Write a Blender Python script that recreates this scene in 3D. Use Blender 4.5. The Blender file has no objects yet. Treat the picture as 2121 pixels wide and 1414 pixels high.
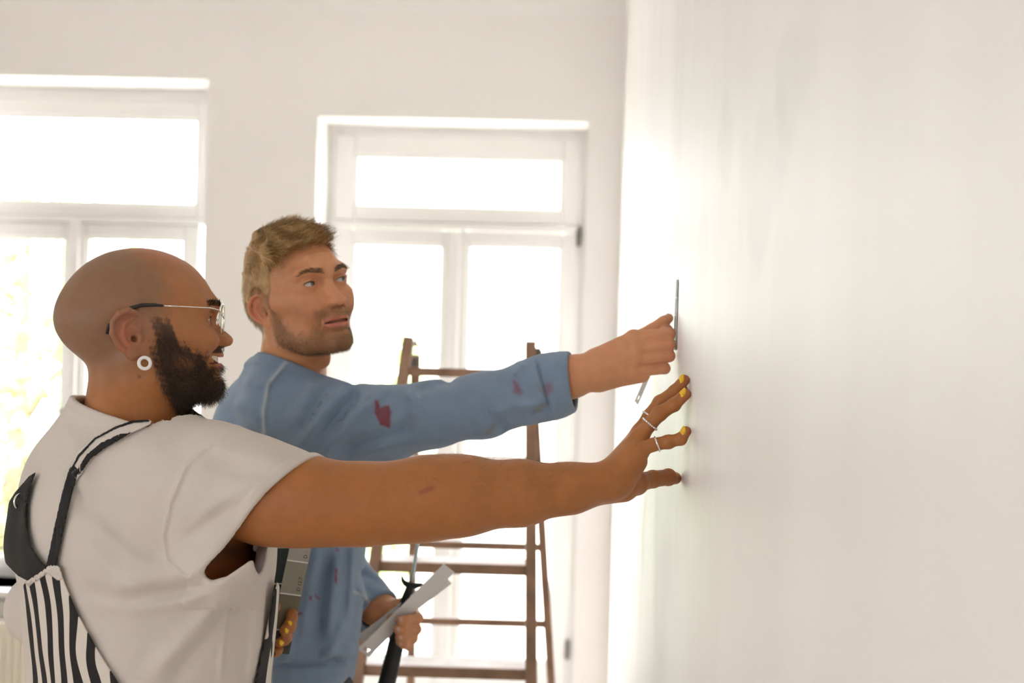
import bpy, math, random
import numpy as np
from mathutils import Vector, Matrix

# ------------------------------------------------------------------ camera, sky, exposure
scene = bpy.context.scene
col = scene.collection
F_PX, CX, CY = 2946.0, 1060.5, 707.0           # 50 mm lens on a 36 mm sensor, frame 2121 x 1414
YAW, ROLL = math.radians(2.63), math.radians(1.6)
CAM = np.array([0.0, 0.0, 1.6])
FWD = np.array([-math.sin(YAW), math.cos(YAW), 0.0])
RGT0 = np.array([math.cos(YAW), math.sin(YAW), 0.0])
UP0 = np.array([0.0, 0.0, 1.0])
RGT = RGT0 * math.cos(ROLL) + UP0 * math.sin(ROLL)
UPV = UP0 * math.cos(ROLL) - RGT0 * math.sin(ROLL)

cam_data = bpy.data.cameras.new('camera')
cam = bpy.data.objects.new('camera', cam_data)
col.objects.link(cam)
cam_data.sensor_width = 36.0
cam_data.lens = 50.0
cam_data.clip_start = 0.05
cam_data.clip_end = 200.0
cam.matrix_world = Matrix(((RGT[0], UPV[0], -FWD[0], CAM[0]), (RGT[1], UPV[1], -FWD[1], CAM[1]),
                           (RGT[2], UPV[2], -FWD[2], CAM[2]), (0, 0, 0, 1)))
cam_data.dof.use_dof = True
cam_data.dof.focus_distance = 2.06
cam_data.dof.aperture_fstop = 4.0
scene.camera = cam

world = bpy.data.worlds.new('overcast_sky')
scene.world = world
world.use_nodes = True
bg = world.node_tree.nodes['Background']
bg.inputs[0].default_value = (0.975, 1.0, 1.05, 1)
bg.inputs[1].default_value = 15.5

vs = scene.view_settings
vs.view_transform = 'Standard'
vs.look = 'None'
vs.gamma = 1.0
vs.use_curve_mapping = False
vs.exposure = 0.0
scene.cycles.max_bounces = 12
scene.cycles.diffuse_bounces = 7
scene.cycles.transparent_max_bounces = 12
scene.cycles.use_denoising = True
scene.cycles.sample_clamp_indirect = 12.0


def P(px, py, d):
    """world point seen at photo pixel (px, py) at depth d along the optical axis"""
    return CAM + FWD * d + RGT * ((px - CX) * d / F_PX) + UPV * ((CY - py) * d / F_PX)


def ray_plane(px, py, axis, value):
    v = P(px, py, 1.0) - CAM
    return CAM + v * ((value - CAM[axis]) / v[axis])


def to_px(p):
    q = p - CAM
    d = q @ FWD
    return CX + F_PX * (q @ RGT) / d, CY - F_PX * (q @ UPV) / d, d


WALL_X = 0.163
BACK_Y = float(ray_plane(1279, 707, 0, WALL_X)[1])
ROOM_X0, ROOM_Y0, CEIL = -4.7, -3.4, 3.06


# ------------------------------------------------------------------ helpers: meshes, tags, materials
def tag(o, label=None, cat=None, group=None, kind=None):
    if label: o['label'] = label
    if cat: o['category'] = cat
    if group: o['group'] = group
    if kind: o['kind'] = kind
    return o


def empty(name, loc, label=None, cat=None, group=None):
    o = bpy.data.objects.new(name, None)
    col.objects.link(o)
    o.location = Vector([float(c) for c in loc])
    bpy.context.view_layer.update()
    return tag(o, label, cat, group)


def link(name, me, mat, parent=None):
    if mat is not None:
        me.materials.append(mat)
    o = bpy.data.objects.new(name, me)
    col.objects.link(o)
    if parent is not None:
        o.parent = parent
        o.matrix_parent_inverse = Matrix.Translation(-root_loc(parent))
    return o


def root_loc(o):
    v = Vector(o.location) if o.type == 'EMPTY' else Vector((0, 0, 0))
    if o.parent is not None and o.parent.type == 'EMPTY' and o.type != 'EMPTY':
        v = Vector((0, 0, 0))
    return v


def raw_mesh(name, verts, faces, smooth=False):
    """verts (n,3); faces: (m,4) or (m,3) int array, or a ragged list"""
    me = bpy.data.meshes.new(name)
    verts = np.asarray(verts, dtype=np.float32)
    if isinstance(faces, np.ndarray):
        m, k = faces.shape
        me.vertices.add(len(verts))
        me.vertices.foreach_set('co', verts.ravel())
        me.loops.add(m * k)
        me.loops.foreach_set('vertex_index', faces.astype(np.int32).ravel())
        me.polygons.add(m)
        me.polygons.foreach_set('loop_start', np.arange(0, m * k, k, dtype=np.int32))
        me.update(calc_edges=True)
    else:
        me.from_pydata([tuple(map(float, v)) for v in verts], [], [tuple(int(i) for i in f) for f in faces])
    if smooth:
        me.polygons.foreach_set('use_smooth', np.ones(len(me.polygons), dtype=bool))
    me.validate()
    return me


class MB:
    """collects simple shapes into one mesh"""
    def __init__(self):
        self.v, self.f = [], []

    def add(self, verts, faces):
        n = len(self.v)
        self.v += [tuple(map(float, p)) for p in verts]
        self.f += [tuple(i + n for i in f) for f in faces]
        return self

    def box(self, x0, x1, y0, y1, z0, z1, M=None):
        vs_ = [(x, y, z) for x in (x0, x1) for y in (y0, y1) for z in (z0, z1)]
        if M is not None:
            vs_ = [tuple(M[0] + M[1] * a + M[2] * b + M[3] * c) for a, b, c in vs_]
        return self.add(vs_, [(0, 1, 3, 2), (4, 6, 7, 5), (0, 4, 5, 1), (2, 3, 7, 6), (0, 2, 6, 4), (1, 5, 7, 3)])

    def beam(self, a, b, w, t, side):
        """rectangular bar from a to b, width w along `side`, thickness t across"""
        a, b, side = (np.asarray(q, float) for q in (a, b, side))
        ax = (b - a) / np.linalg.norm(b - a)
        s = side - ax * (side @ ax)
        s /= np.linalg.norm(s)
        n = np.cross(ax, s)
        vs_ = [q + s * (i * w / 2) + n * (j * t / 2) for q in (a, b) for i in (-1, 1) for j in (-1, 1)]
        return self.add(vs_, [(0, 1, 3, 2), (4, 6, 7, 5), (0, 4, 5, 1), (2, 3, 7, 6), (0, 2, 6, 4), (1, 5, 7, 3)])

    def tube(self, pts, rad, n=10, closed=False, flat=1.0):
        pts = [np.asarray(q, float) for q in pts]
        m = len(pts)
        rad = [rad] * m if np.isscalar(rad) else list(rad)
        tans = []
        for i in range(m):
            if closed:
                t = pts[(i + 1) % m] - pts[i - 1]
            else:
                t = pts[min(i + 1, m - 1)] - pts[max(i - 1, 0)]
            tans.append(t / (np.linalg.norm(t) + 1e-12))
        ref = np.array([0, 0, 1.0]) if abs(tans[0][2]) < .8 else np.array([1.0, 0, 0])
        verts, faces = [], []
        u = ref - tans[0] * (ref @ tans[0])
        for i in range(m):
            u = u - tans[i] * (u @ tans[i])
            u /= np.linalg.norm(u)
            w = np.cross(tans[i], u)
            for j in range(n):
                a = 2 * math.pi * j / n
                verts.append(pts[i] + rad[i] * (u * math.cos(a) + w * math.sin(a) * flat))
        for i in range(m if closed else m - 1):
            for j in range(n):
                a, b = i * n + j, i * n + (j + 1) % n
                c, d = ((i + 1) % m) * n + (j + 1) % n, ((i + 1) % m) * n + j
                faces.append((a, b, c, d))
        if not closed:
            faces.append(tuple(range(n))[::-1])
            faces.append(tuple((m - 1) * n + j for j in range(n)))
        return self.add(verts, faces)

    def ball(self, c, r, axes=None, nu=12, nv=8):
        c = np.asarray(c, float)
        r = np.array([r, r, r], float) if np.isscalar(r) else np.asarray(r, float)
        A = np.eye(3) if axes is None else np.asarray(axes, float)   # columns are the axes
        verts = [c + A @ (r * np.array([0, 0, 1.0]))]
        for i in range(1, nv):
            ph = math.pi * i / nv
            for j in range(nu):
                th = 2 * math.pi * j / nu
                verts.append(c + A @ (r * np.array([math.sin(ph) * math.cos(th), math.sin(ph) * math.sin(th), math.cos(ph)])))
        verts.append(c + A @ (r * np.array([0, 0, -1.0])))
        faces = [(0, 1 + j, 1 + (j + 1) % nu) for j in range(nu)]
        for i in range(nv - 2):
            for j in range(nu):
                a, b = 1 + i * nu + j, 1 + i * nu + (j + 1) % nu
                faces.append((a, a + nu, b + nu, b))
        e = 1 + (nv - 2) * nu
        faces += [(e + j, len(verts) - 1, e + (j + 1) % nu) for j in range(nu)]
        return self.add(verts, faces)

    def build(self, name, mat, parent=None, smooth=False, bevel=0.0):
        me = raw_mesh(name, self.v, self.f, smooth)
        o = link(name, me, mat, parent)
        if bevel:
            b = o.modifiers.new('bevel', 'BEVEL')
            b.width = bevel
            b.segments = 2
            b.limit_method = 'ANGLE'
        return o


def new_mat(name):
    m = bpy.data.materials.new(name)
    m.use_nodes = True
    nt = m.node_tree
    return m, nt, nt.nodes['Principled BSDF']


def mat(name, color, rough=0.6, metal=0.0, var=0.0, vscale=8.0, bump=0.0, bscale=40.0, stretch=None, spec=0.5,
        attr=None, sss=0.0, sheen=0.0):
    m, nt, b = new_mat(name)
    b.inputs['Roughness'].default_value = rough
    b.inputs['Metallic'].default_value = metal
    b.inputs['Specular IOR Level'].default_value = spec
    tc = nt.nodes.new('ShaderNodeTexCoord')
    mp = nt.nodes.new('ShaderNodeMapping')
    nt.links.new(tc.outputs['Object'], mp.inputs[0])
    if stretch:
        mp.inputs['Scale'].default_value = stretch
    src = None
    if attr:
        a = nt.nodes.new('ShaderNodeAttribute')
        a.attribute_name = attr
        src = a.outputs['Color']
    else:
        r = nt.nodes.new('ShaderNodeRGB')
        r.outputs[0].default_value = (*color, 1)
        src = r.outputs[0]
    if var > 0:
        n = nt.nodes.new('ShaderNodeTexNoise')
        n.inputs['Scale'].default_value = vscale
        n.inputs['Detail'].default_value = 5
        nt.links.new(mp.outputs[0], n.inputs['Vector'])
        mr = nt.nodes.new('ShaderNodeMapRange')
        mr.inputs[1].default_value, mr.inputs[2].default_value = .3, .7
        mr.inputs[3].default_value, mr.inputs[4].default_value = 1 - var, 1 + var
        nt.links.new(n.outputs['Fac'], mr.inputs[0])
        mx = nt.nodes.new('ShaderNodeVectorMath')
        mx.operation = 'SCALE'
        nt.links.new(src, mx.inputs[0])
        nt.links.new(mr.outputs[0], mx.inputs['Scale'])
        src = mx.outputs[0]
    nt.links.new(src, b.inputs['Base Color'])
    if bump > 0:
        n = nt.nodes.new('ShaderNodeTexNoise')
        n.inputs['Scale'].default_value = bscale
        n.inputs['Detail'].default_value = 4
        nt.links.new(mp.outputs[0], n.inputs['Vector'])
        bp = nt.nodes.new('ShaderNodeBump')
        bp.inputs['Strength'].default_value = 1.0
        bp.inputs['Distance'].default_value = bump
        nt.links.new(n.outputs['Fac'], bp.inputs['Height'])
        nt.links.new(bp.outputs[0], b.inputs['Normal'])
    if sss:
        b.inputs['Subsurface Weight'].default_value = sss
        b.inputs['Subsurface Radius'].default_value = (1.0, .35, .2)
        b.inputs['Subsurface Scale'].default_value = .006
    if sheen:
        b.inputs['Sheen Weight'].default_value = sheen
        b.inputs['Sheen Roughness'].default_value = .5
    return m


def glass_mat(name, tint=(1, 1, 1), gloss=0.06):
    m = bpy.data.materials.new(name)
    m.use_nodes = True
    nt = m.node_tree
    nt.nodes.clear()
    out = nt.nodes.new('ShaderNodeOutputMaterial')
    mx = nt.nodes.new('ShaderNodeMixShader')
    tr = nt.nodes.new('ShaderNodeBsdfTransparent')
    gl = nt.nodes.new('ShaderNodeBsdfGlossy')
    tr.inputs[0].default_value = (*tint, 1)
    gl.inputs['Roughness'].default_value = .02
    mx.inputs[0].default_value = gloss
    nt.links.new(tr.outputs[0], mx.inputs[1])
    nt.links.new(gl.outputs[0], mx.inputs[2])
    nt.links.new(mx.outputs[0], out.inputs[0])
    return m


# ------------------------------------------------------------------ room shell
def wall_material():
    m, nt, b = new_mat('white_plaster')
    b.inputs['Roughness'].default_value = .5
    tc = nt.nodes.new('ShaderNodeTexCoord')
    mp = nt.nodes.new('ShaderNodeMapping')
    mp.inputs['Scale'].default_value = (1, 1, .22)
    nt.links.new(tc.outputs['Object'], mp.inputs[0])
    n1 = nt.nodes.new('ShaderNodeTexNoise')
    n1.inputs['Scale'].default_value = 3.2
    n1.inputs['Detail'].default_value = 6
    n1.inputs['Roughness'].default_value = .6
    nt.links.new(mp.outputs[0], n1.inputs['Vector'])
    cr = nt.nodes.new('ShaderNodeValToRGB')
    cr.color_ramp.elements[0].position = .35
    cr.color_ramp.elements[0].color = (.83, .81, .785, 1)
    cr.color_ramp.elements[1].position = .62
    cr.color_ramp.elements[1].color = (.885, .87, .85, 1)
    nt.links.new(n1.outputs['Fac'], cr.inputs[0])
    # filler patches: slightly greyer, with soft torn edges
    src = cr.outputs[0]
    for (px_, py_, ry, rz, amt) in ((1575, 370, .17, .075, .07), (1500, 300, .10, .06, .05), (1640, 170, .12, .05, .05), (1455, 560, .10, .10, .035)):
        c_ = ray_plane(px_, py_, 0, WALL_X)
        sub = nt.nodes.new('ShaderNodeVectorMath')
        sub.operation = 'SUBTRACT'
        nt.links.new(tc.outputs['Object'], sub.inputs[0])
        sub.inputs[1].default_value = tuple(c_)
        mul = nt.nodes.new('ShaderNodeVectorMath')
        mul.operation = 'MULTIPLY'
        nt.links.new(sub.outputs[0], mul.inputs[0])
        mul.inputs[1].default_value = (0, 1 / ry, 1 / rz)
        ln = nt.nodes.new('ShaderNodeVectorMath')
        ln.operation = 'LENGTH'
        nt.links.new(mul.outputs[0], ln.inputs[0])
        nz = nt.nodes.new('ShaderNodeTexNoise')
        nz.inputs['Scale'].default_value = 9
        nz.inputs['Detail'].default_value = 5
        nt.links.new(tc.outputs['Object'], nz.inputs['Vector'])
        ad = nt.nodes.new('ShaderNodeMath')
        ad.operation = 'MULTIPLY_ADD'
        ad.inputs[1].default_value = 1.6
        nt.links.new(nz.outputs['Fac'], ad.inputs[0])
        nt.links.new(ln.outputs['Value'], ad.inputs[2])
        mr = nt.nodes.new('ShaderNodeMapRange')
        mr.inputs[1].default_value, mr.inputs[2].default_value = 1.45, 1.85
        mr.inputs[3].default_value, mr.inputs[4].default_value = 1 - amt, 1.0
        nt.links.new(ad.outputs[0], mr.inputs[0])
        sc_ = nt.nodes.new('ShaderNodeVectorMath')
        sc_.operation = 'SCALE'
        nt.links.new(src, sc_.inputs[0])
        nt.links.new(mr.outputs[0], sc_.inputs['Scale'])
        src = sc_.outputs[0]
    nt.links.new(src, b.inputs['Base Color'])
    mp2 = nt.nodes.new('ShaderNodeMapping')
    mp2.inputs['Scale'].default_value = (1, 1, .35)
    nt.links.new(tc.outputs['Object'], mp2.inputs[0])
    n2 = nt.nodes.new('ShaderNodeTexNoise')
    n2.inputs['Scale'].default_value = 5.0
    n2.inputs['Detail'].default_value = 7
    n2.inputs['Roughness'].default_value = .55
    nt.links.new(mp2.outputs[0], n2.inputs['Vector'])
    bp = nt.nodes.new('ShaderNodeBump')
    bp.inputs['Strength'].default_value = .8
    bp.inputs['Distance'].default_value = .006
    nt.links.new(n2.outputs['Fac'], bp.inputs['Height'])
    nt.links.new(bp.outputs[0], b.inputs['Normal'])
    return m


M_WALL = wall_material()
M_WALL2 = mat('white_wall_paint', (.86, .84, .815), .7, var=.015, vscale=2, bump=.001, bscale=30)
M_CEIL = mat('ceiling_paint', (.87, .86, .84), .8, var=.01, vscale=2)
M_FLOOR = mat('oiled_floor_boards', (.58, .50, .41), .45, var=.12, vscale=3, stretch=(1, .08, 1), bump=.001)
M_FRAME = mat('white_window_lacquer', (.75, .735, .71), .4, var=.01, vscale=3)
M_PANE = glass_mat('window_glass')
M_METAL = mat('brushed_steel', (.62, .62, .6), .3, 1.0)
M_DARKMETAL = mat('dark_hinge_steel', (.16, .15, .13), .45, .6)

TH = .34                                       # thickness of the window wall
SASH_Y = BACK_Y + .25                          # plane of the window sashes


def bw(px, py):                                # x, z on the inner face of the back wall
    q = ray_plane(px, py, 1, BACK_Y)
    return q[0], q[2]


def sw(px, py):                                # x, z on the sash plane
    q = ray_plane(px, py, 1, SASH_Y)
    return q[0], q[2]


W1 = dict(x0=bw(-130, 500)[0], x1=bw(427, 320)[0], z0=bw(20, 1218)[1], z1=bw(200, 160)[1])
W2 = dict(x0=bw(656, 350)[0], x1=bw(1216, 350)[0], z0=0.05, z1=bw(930, 246)[1])
# invented fill-light windows, unseen: one in the rear wall, one in the left wall
W3 = dict(x0=-3.1, x1=-2.1, z0=.9, z1=2.35)
W5 = dict(y0=-1.8, y1=-.7, z0=.9, z1=2.3)


def holed_wall(name, lo, hi, holes, place, m):
    """wall in (s, z) with rectangular holes; place(s0,s1,z0,z1) -> box extents"""
    mb = MB()
    holes = sorted(holes)
    s = lo
    for (a, b, z0, z1) in holes:
        mb.box(*place(s, a, 0, CEIL))
        if z0 > 0: mb.box(*place(a, b, 0, z0))
        mb.box(*place(a, b, z1, CEIL))
        s = b
    mb.box(*place(s, hi, 0, CEIL))
    return tag(mb.build(name, m), kind='structure')


holed_wall('wall_back', ROOM_X0, WALL_X, [(W1['x0'], W1['x1'], W1['z0'], W1['z1']), (W2['x0'], W2['x1'], W2['z0'], W2['z1'])],
           lambda a, b, c, d: (a, b, BACK_Y, BACK_Y + TH, c, d), M_WALL2)
holed_wall('wall_front', ROOM_X0, WALL_X, [(W3['x0'], W3['x1'], W3['z0'], W3['z1'])],
           lambda a, b, c, d: (a, b, ROOM_Y0 - TH, ROOM_Y0, c, d), M_WALL2)
holed_wall('wall_left', ROOM_Y0, BACK_Y, [(W5['y0'], W5['y1'], W5['z0'], W5['z1'])],
           lambda a, b, c, d: (ROOM_X0 - .3, ROOM_X0, a, b, c, d), M_WALL2)
tag(MB().box(WALL_X, WALL_X + .25, ROOM_Y0 - TH, BACK_Y + TH, 0, CEIL).build('wall_right', M_WALL), kind='structure')
tag(MB().box(ROOM_X0 - .3, WALL_X + .25, ROOM_Y0 - TH, BACK_Y + TH, -.2, 0).build('floor', M_FLOOR), kind='structure')
tag(MB().box(ROOM_X0 - .3, WALL_X + .25, ROOM_Y0 - TH, BACK_Y + TH, CEIL, CEIL + .2).build('ceiling', M_CEIL), kind='structure')


def cove(name, a, b, inward):
    """concave quarter-round plaster cove along the top of a wall"""
    a, b, inward = np.asarray(a, float), np.asarray(b, float), np.asarray(inward, float)
    R = .13
    prof = [(0, 0)] + [(R - R * math.cos(t), -R + R * math.sin(t)) for t in np.linspace(0, math.pi / 2, 9)]
    v, f = [], []
    for q in (a, b):
        v += [q + inward * s + np.array([0, 0, z]) for s, z in prof]
    n = len(prof)
    f = [(i, (i + 1) % n, n + (i + 1) % n, n + i) for i in range(n)] + [tuple(range(n))[::-1], tuple(range(n, 2 * n))]
    return tag(MB().add(v, f).build(name, M_CEIL), kind='structure')


cove('trim_1', (ROOM_X0, BACK_Y, CEIL), (WALL_X, BACK_Y, CEIL), (0, -1, 0))
cove('trim_2', (WALL_X, ROOM_Y0, CEIL), (WALL_X, BACK_Y, CEIL), (-1, 0, 0))
for nm, ex in (('baseboard_right', (WALL_X - .015, WALL_X, ROOM_Y0, BACK_Y, 0, .09)),
               ('baseboard_left', (ROOM_X0, ROOM_X0 + .015, ROOM_Y0, BACK_Y, 0, .09)),
               ('baseboard_back', (ROOM_X0, W2['x0'] - .02, BACK_Y - .015, BACK_Y, 0, .09)),
               ('baseboard_front', (ROOM_X0, WALL_X, ROOM_Y0, ROOM_Y0 + .015, 0, .09))):
    tag(MB().box(*ex).build(nm, M_FRAME, bevel=.003), kind='structure')


def frame_ring(x0, x1, z0, z1, t, y0, y1, tb=None, tt=None):
    """rectangular frame as one mesh: stiles t wide, rails tb (bottom), tt (top)"""
    tb = t if tb is None else tb
    tt = t if tt is None else tt
    return (MB().box(x0, x0 + t, y0, y1, z0, z1).box(x1 - t, x1, y0, y1, z0, z1)
            .box(x0 + t, x1 - t, y0, y1, z0, z0 + tb).box(x0 + t, x1 - t, y0, y1, z1 - tt, z1))


def sash(parent, name, ox, oz, px, pz):
    """sash with outer box ox,oz and glass box px,pz (x0,x1),(z0,z1)"""
    y0, y1 = SASH_Y, SASH_Y + .055
    mb = MB()
    mb.box(ox[0], px[0], y0, y1, oz[0], oz[1]).box(px[1], ox[1], y0, y1, oz[0], oz[1])
    mb.box(px[0], px[1], y0, y1, oz[0], pz[0]).box(px[0], px[1], y0, y1, pz[1], oz[1])
    s = mb.build(name, M_FRAME, parent, bevel=.006)
    MB().box(px[0] - .005, px[1] + .005, y0 + .025, y0 + .031, pz[0] - .005, pz[1] + .005).build('pane', M_PANE, s)
    # glazing bead stepped back from the sash face
    b = .012
    bead = MB()
    bead.box(px[0], px[0] + b, y0 + .008, y0 + .025, pz[0], pz[1]).box(px[1] - b, px[1], y0 + .008, y0 + .025, pz[0], pz[1])
    bead.box(px[0] + b, px[1] - b, y0 + .008, y0 + .025, pz[0], pz[0] + b).box(px[0] + b, px[1] - b, y0 + .008, y0 + .025, pz[1] - b, pz[1])
    bead.build('glazing_bead', M_FRAME, s)
    return s


def X(px, py): return sw(px, py)[0]
def Z(px, py): return sw(px, py)[1]


# ---- window 2 (behind the ladder): tall casement door with transom light
w2 = empty('window_2', ((W2['x0'] + W2['x1']) / 2, BACK_Y, W2['z0']))
tag(w2, kind='structure', label='tall white double casement window with transom light behind the ladder')
fy0, fy1 = SASH_Y - .02, SASH_Y + .09
frame_ring(W2['x0'], W2['x1'], W2['z0'], W2['z1'], .045, fy0 + .03, fy1, tb=.04, tt=.05).build('frame', M_FRAME, w2, bevel=.004)
zt = Z(950, 469)
x_l, x_r = X(692, 380), X(1200, 380)
xm = X(944, 560)
MB().box(W2['x0'] + .03, W2['x1'] - .03, fy0 + .012, fy1, zt - .014, zt + .014).build('transom_bar', M_FRAME, w2, bevel=.004)
sash(w2, 'transom_sash', (x_l, x_r), (zt + .016, Z(950, 282)), (X(735, 380), X(1166, 380)), (Z(950, 434), Z(950, 325)))
sash(w2, 'casement', (x_l, xm - .002), (.1, zt - .018), (X(729, 560), X(918, 560)), (.24, Z(820, 504)))
sash(w2, 'casement', (xm + .002, x_r), (.1, zt - .018), (X(968, 560), X(1163, 560)), (.24, Z(1060, 508)))
MB().box(xm - .022, xm + .016, SASH_Y - .016, SASH_Y, .11, zt - .02).build('cover_strip', M_FRAME, w2, bevel=.005)
for zz in (Z(1205, 490), .3):
    hb = MB().tube([(x_r + .004, SASH_Y - .008, zz - .032), (x_r + .004, SASH_Y - .008, zz + .032)], .009, 12)
    hb.ball((x_r + .004, SASH_Y - .008, zz + .036), .008).ball((x_r + .004, SASH_Y - .008, zz - .036), .008)
    hb.build('hinge', M_DARKMETAL, w2, smooth=True)
MB().box(xm - .012, xm + .012, SASH_Y - .03, SASH_Y - .015, .98, 1.1).tube(
    [(xm, SASH_Y - .03, 1.05), (xm, SASH_Y - .06, 1.05), (xm, SASH_Y - .062, .94)], .008, 8).build('handle', M_METAL, w2, bevel=.002)

# ---- window 1 (left, above the radiator)
w1 = empty('window_1', ((W1['x0'] + W1['x1']) / 2, BACK_Y, W1['z0']))
tag(w1, kind='structure', label='white casement window with transom light above the radiator')
frame_ring(W1['x0'], W1['x1'], W1['z0'], W1['z1'], .03, fy0 + .03, fy1, tb=Z(10, 1155) - .045 - W1['z0'], tt=.075).build('frame', M_FRAME, w1, bevel=.004)
zt1 = Z(200, 455)
MB().box(W1['x0'] + .02, W1['x1'] - .012, fy0 + .005, fy1, zt1 - .012, zt1 + .012).build('transom_bar', M_FRAME, w1, bevel=.004)
xs_l, xs_r = X(-100, 600), X(410, 600)
xm1 = X(152, 600)
pz_b = Z(10, 1155)
sash(w1, 'transom_sash', (W1['x0'] + .03, W1['x1'] - .02), (zt1 + .014, Z(200, 206)), (X(-85, 330), X(410, 330)), (Z(200, 422), Z(200, 241)))
sash(w1, 'casement', (xs_l, xm1 - .002), (pz_b - .055, zt1 - .014), (X(-70, 600), X(134, 600)), (pz_b, Z(60, 490)))
sash(w1, 'casement', (xm1 + .002, xs_r), (pz_b - .055, zt1 - .014), (X(176, 600), X(381, 560)), (pz_b, Z(280, 492)))
MB().box(xm1 - .014, xm1 + .024, SASH_Y - .016, SASH_Y, pz_b - .05, zt1 - .005).build('cover_strip', M_FRAME, w1, bevel=.006)
MB().box(xs_r + .003, W1['x1'] - .012, SASH_Y + .03, SASH_Y + .036, pz_b - .03, zt1 - .02).build('side_pane', M_PANE, w1)
hz = Z(128, 865)
hx = X(127, 865)
MB().box(hx - .012, hx + .012, SASH_Y - .028, SASH_Y, hz - .045, hz + .045).tube(
    [(hx, SASH_Y - .028, hz + .02), (hx, SASH_Y - .06, hz + .02), (hx, SASH_Y - .062, hz - .09)], .008, 8).build('handle', M_METAL, w1, bevel=.002)
tag(MB().box(W1['x0'] - .03, W1['x1'] + .03, BACK_Y - .06, SASH_Y + .03, W1['z0'] - .03, W1['z0']).build(
    'trim_3', M_FRAME, bevel=.005), kind='structure')
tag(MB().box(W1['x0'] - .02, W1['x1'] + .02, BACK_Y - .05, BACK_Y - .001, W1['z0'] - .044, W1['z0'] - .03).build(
    'trim_4', mat('sill_gap_shade', (.2, .19, .18), .5), bevel=.003), kind='structure')  # dark strip put in to stand for the shadow gap below the sill


# ---- plain windows added out of view to light the room from behind
def fill_window(name, w, axis, plane, out, label):
    e = empty(name, (0, 0, 0))
    tag(e, kind='structure', label=label)
    s0, s1 = (w['x0'], w['x1']) if axis == 0 else (w['y0'], w['y1'])

    def bx(mb, a, b, z0, z1, t0, t1):
        lo, hi = sorted((plane + out * t0, plane + out * t1))
        return mb.box(a, b, lo, hi, z0, z1) if axis == 0 else mb.box(lo, hi, a, b, z0, z1)
    f = MB()
    mid = (s0 + s1) / 2
    for a, b, c, d in ((s0, s0 + .08, w['z0'], w['z1']), (s1 - .08, s1, w['z0'], w['z1']), (mid - .05, mid + .05, w['z0'], w['z1']),
                       (s0, s1, w['z0'], w['z0'] + .09), (s0, s1, w['z1'] - .09, w['z1'])):
        bx(f, a, b, c, d, .12, .19)
    f.build('frame', M_FRAME, e)
    for a, b in ((s0 + .08, mid - .05), (mid + .05, s1 - .08)):
        bx(MB(), a, b, w['z0'] + .09, w['z1'] - .09, .15, .156).build('pane', M_PANE, e)


fill_window('fill_window_3', W3, 0, ROOM_Y0, -1, 'plain white fill-light window added in the unseen wall behind the camera')
fill_window('fill_window_4', W5, 1, ROOM_X0, -1, 'wide white fill-light window added in the unseen left wall behind the camera')


def portal(name, loc, rot, sx, sy):
    l = bpy.data.lights.new(name, 'AREA')
    l.shape = 'RECTANGLE'
    l.size, l.size_y = sx, sy
    l.cycles.is_portal = True
    o = bpy.data.objects.new(name, l)
    o.location, o.rotation_euler = loc, rot
    col.objects.link(o)


H = math.pi / 2
for n_, w in (('portal_window_1', W1), ('portal_window_2', W2)):
    portal(n_, ((w['x0'] + w['x1']) / 2, BACK_Y + TH + .02, (w['z0'] + w['z1']) / 2), (-H, 0, 0), w['x1'] - w['x0'], w['z1'] - w['z0'])
for n_, w in (('portal_fill_window_3', W3),):
    portal(n_, ((w['x0'] + w['x1']) / 2, ROOM_Y0 - TH - .02, (w['z0'] + w['z1']) / 2), (H, 0, 0), w['x1'] - w['x0'], w['z1'] - w['z0'])
portal('portal_fill_window_4', (ROOM_X0 - .32, (W5['y0'] + W5['y1']) / 2, (W5['z0'] + W5['z1']) / 2), (0, -H, 0), W5['z1'] - W5['z0'], W5['y1'] - W5['y0'])

# ---- radiator under window 1
M_RAD = mat('cream_radiator_enamel', (.80, .74, .64), .35, var=.02, vscale=4)
rz1 = bw(20, 1276)[1]
rx0, rx1 = W1['x0'] - .02, bw(330, 1300)[0]
rad = empty('radiator', ((rx0 + rx1) / 2, BACK_Y - .08, 0), 'cream panel radiator with vertical ribs under the left window', 'radiator')
MB().box(rx0, rx1, BACK_Y - .1, BACK_Y - .045, .1, rz1 - .012).build('panel', M_RAD, rad, bevel=.006)
MB().box(rx0 - .004, rx1 + .004, BACK_Y - .12, BACK_Y - .03, rz1 - .014, rz1).build('top_grille', M_RAD, rad, bevel=.004)
nr = int((rx1 - rx0 - .06) / .0333)
rib = MB().box(-.009, .009, BACK_Y - .111, BACK_Y - .1, .14, rz1 - .05)
rib_me = raw_mesh('rib', rib.v, rib.f)
rib_me.materials.append(M_RAD)
for i in range(nr):
    o = bpy.data.objects.new('rib', rib_me)
    col.objects.link(o)
    o.parent = rad
    o.matrix_parent_inverse = Matrix.Translation(-Vector(rad.location))
    o.location = (rx0 + .03 + i * .0333 + .016, 0, 0)
    b_ = o.modifiers.new('bevel', 'BEVEL')
    b_.width, b_.segments = .005, 2
for xx in (rx0 + .15, rx1 - .15):
    for z_ in (.12, rz1 - .12):
        MB().box(xx - .015, xx + .015, BACK_Y - .05, BACK_Y, z_, z_ + .04).build('bracket', M_RAD, rad)
MB().tube([(rx1 - .03, BACK_Y - .07, .12), (rx1 - .03, BACK_Y - .07, 0)], .009, 10).build('pipe', M_RAD, rad, smooth=True)

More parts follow.
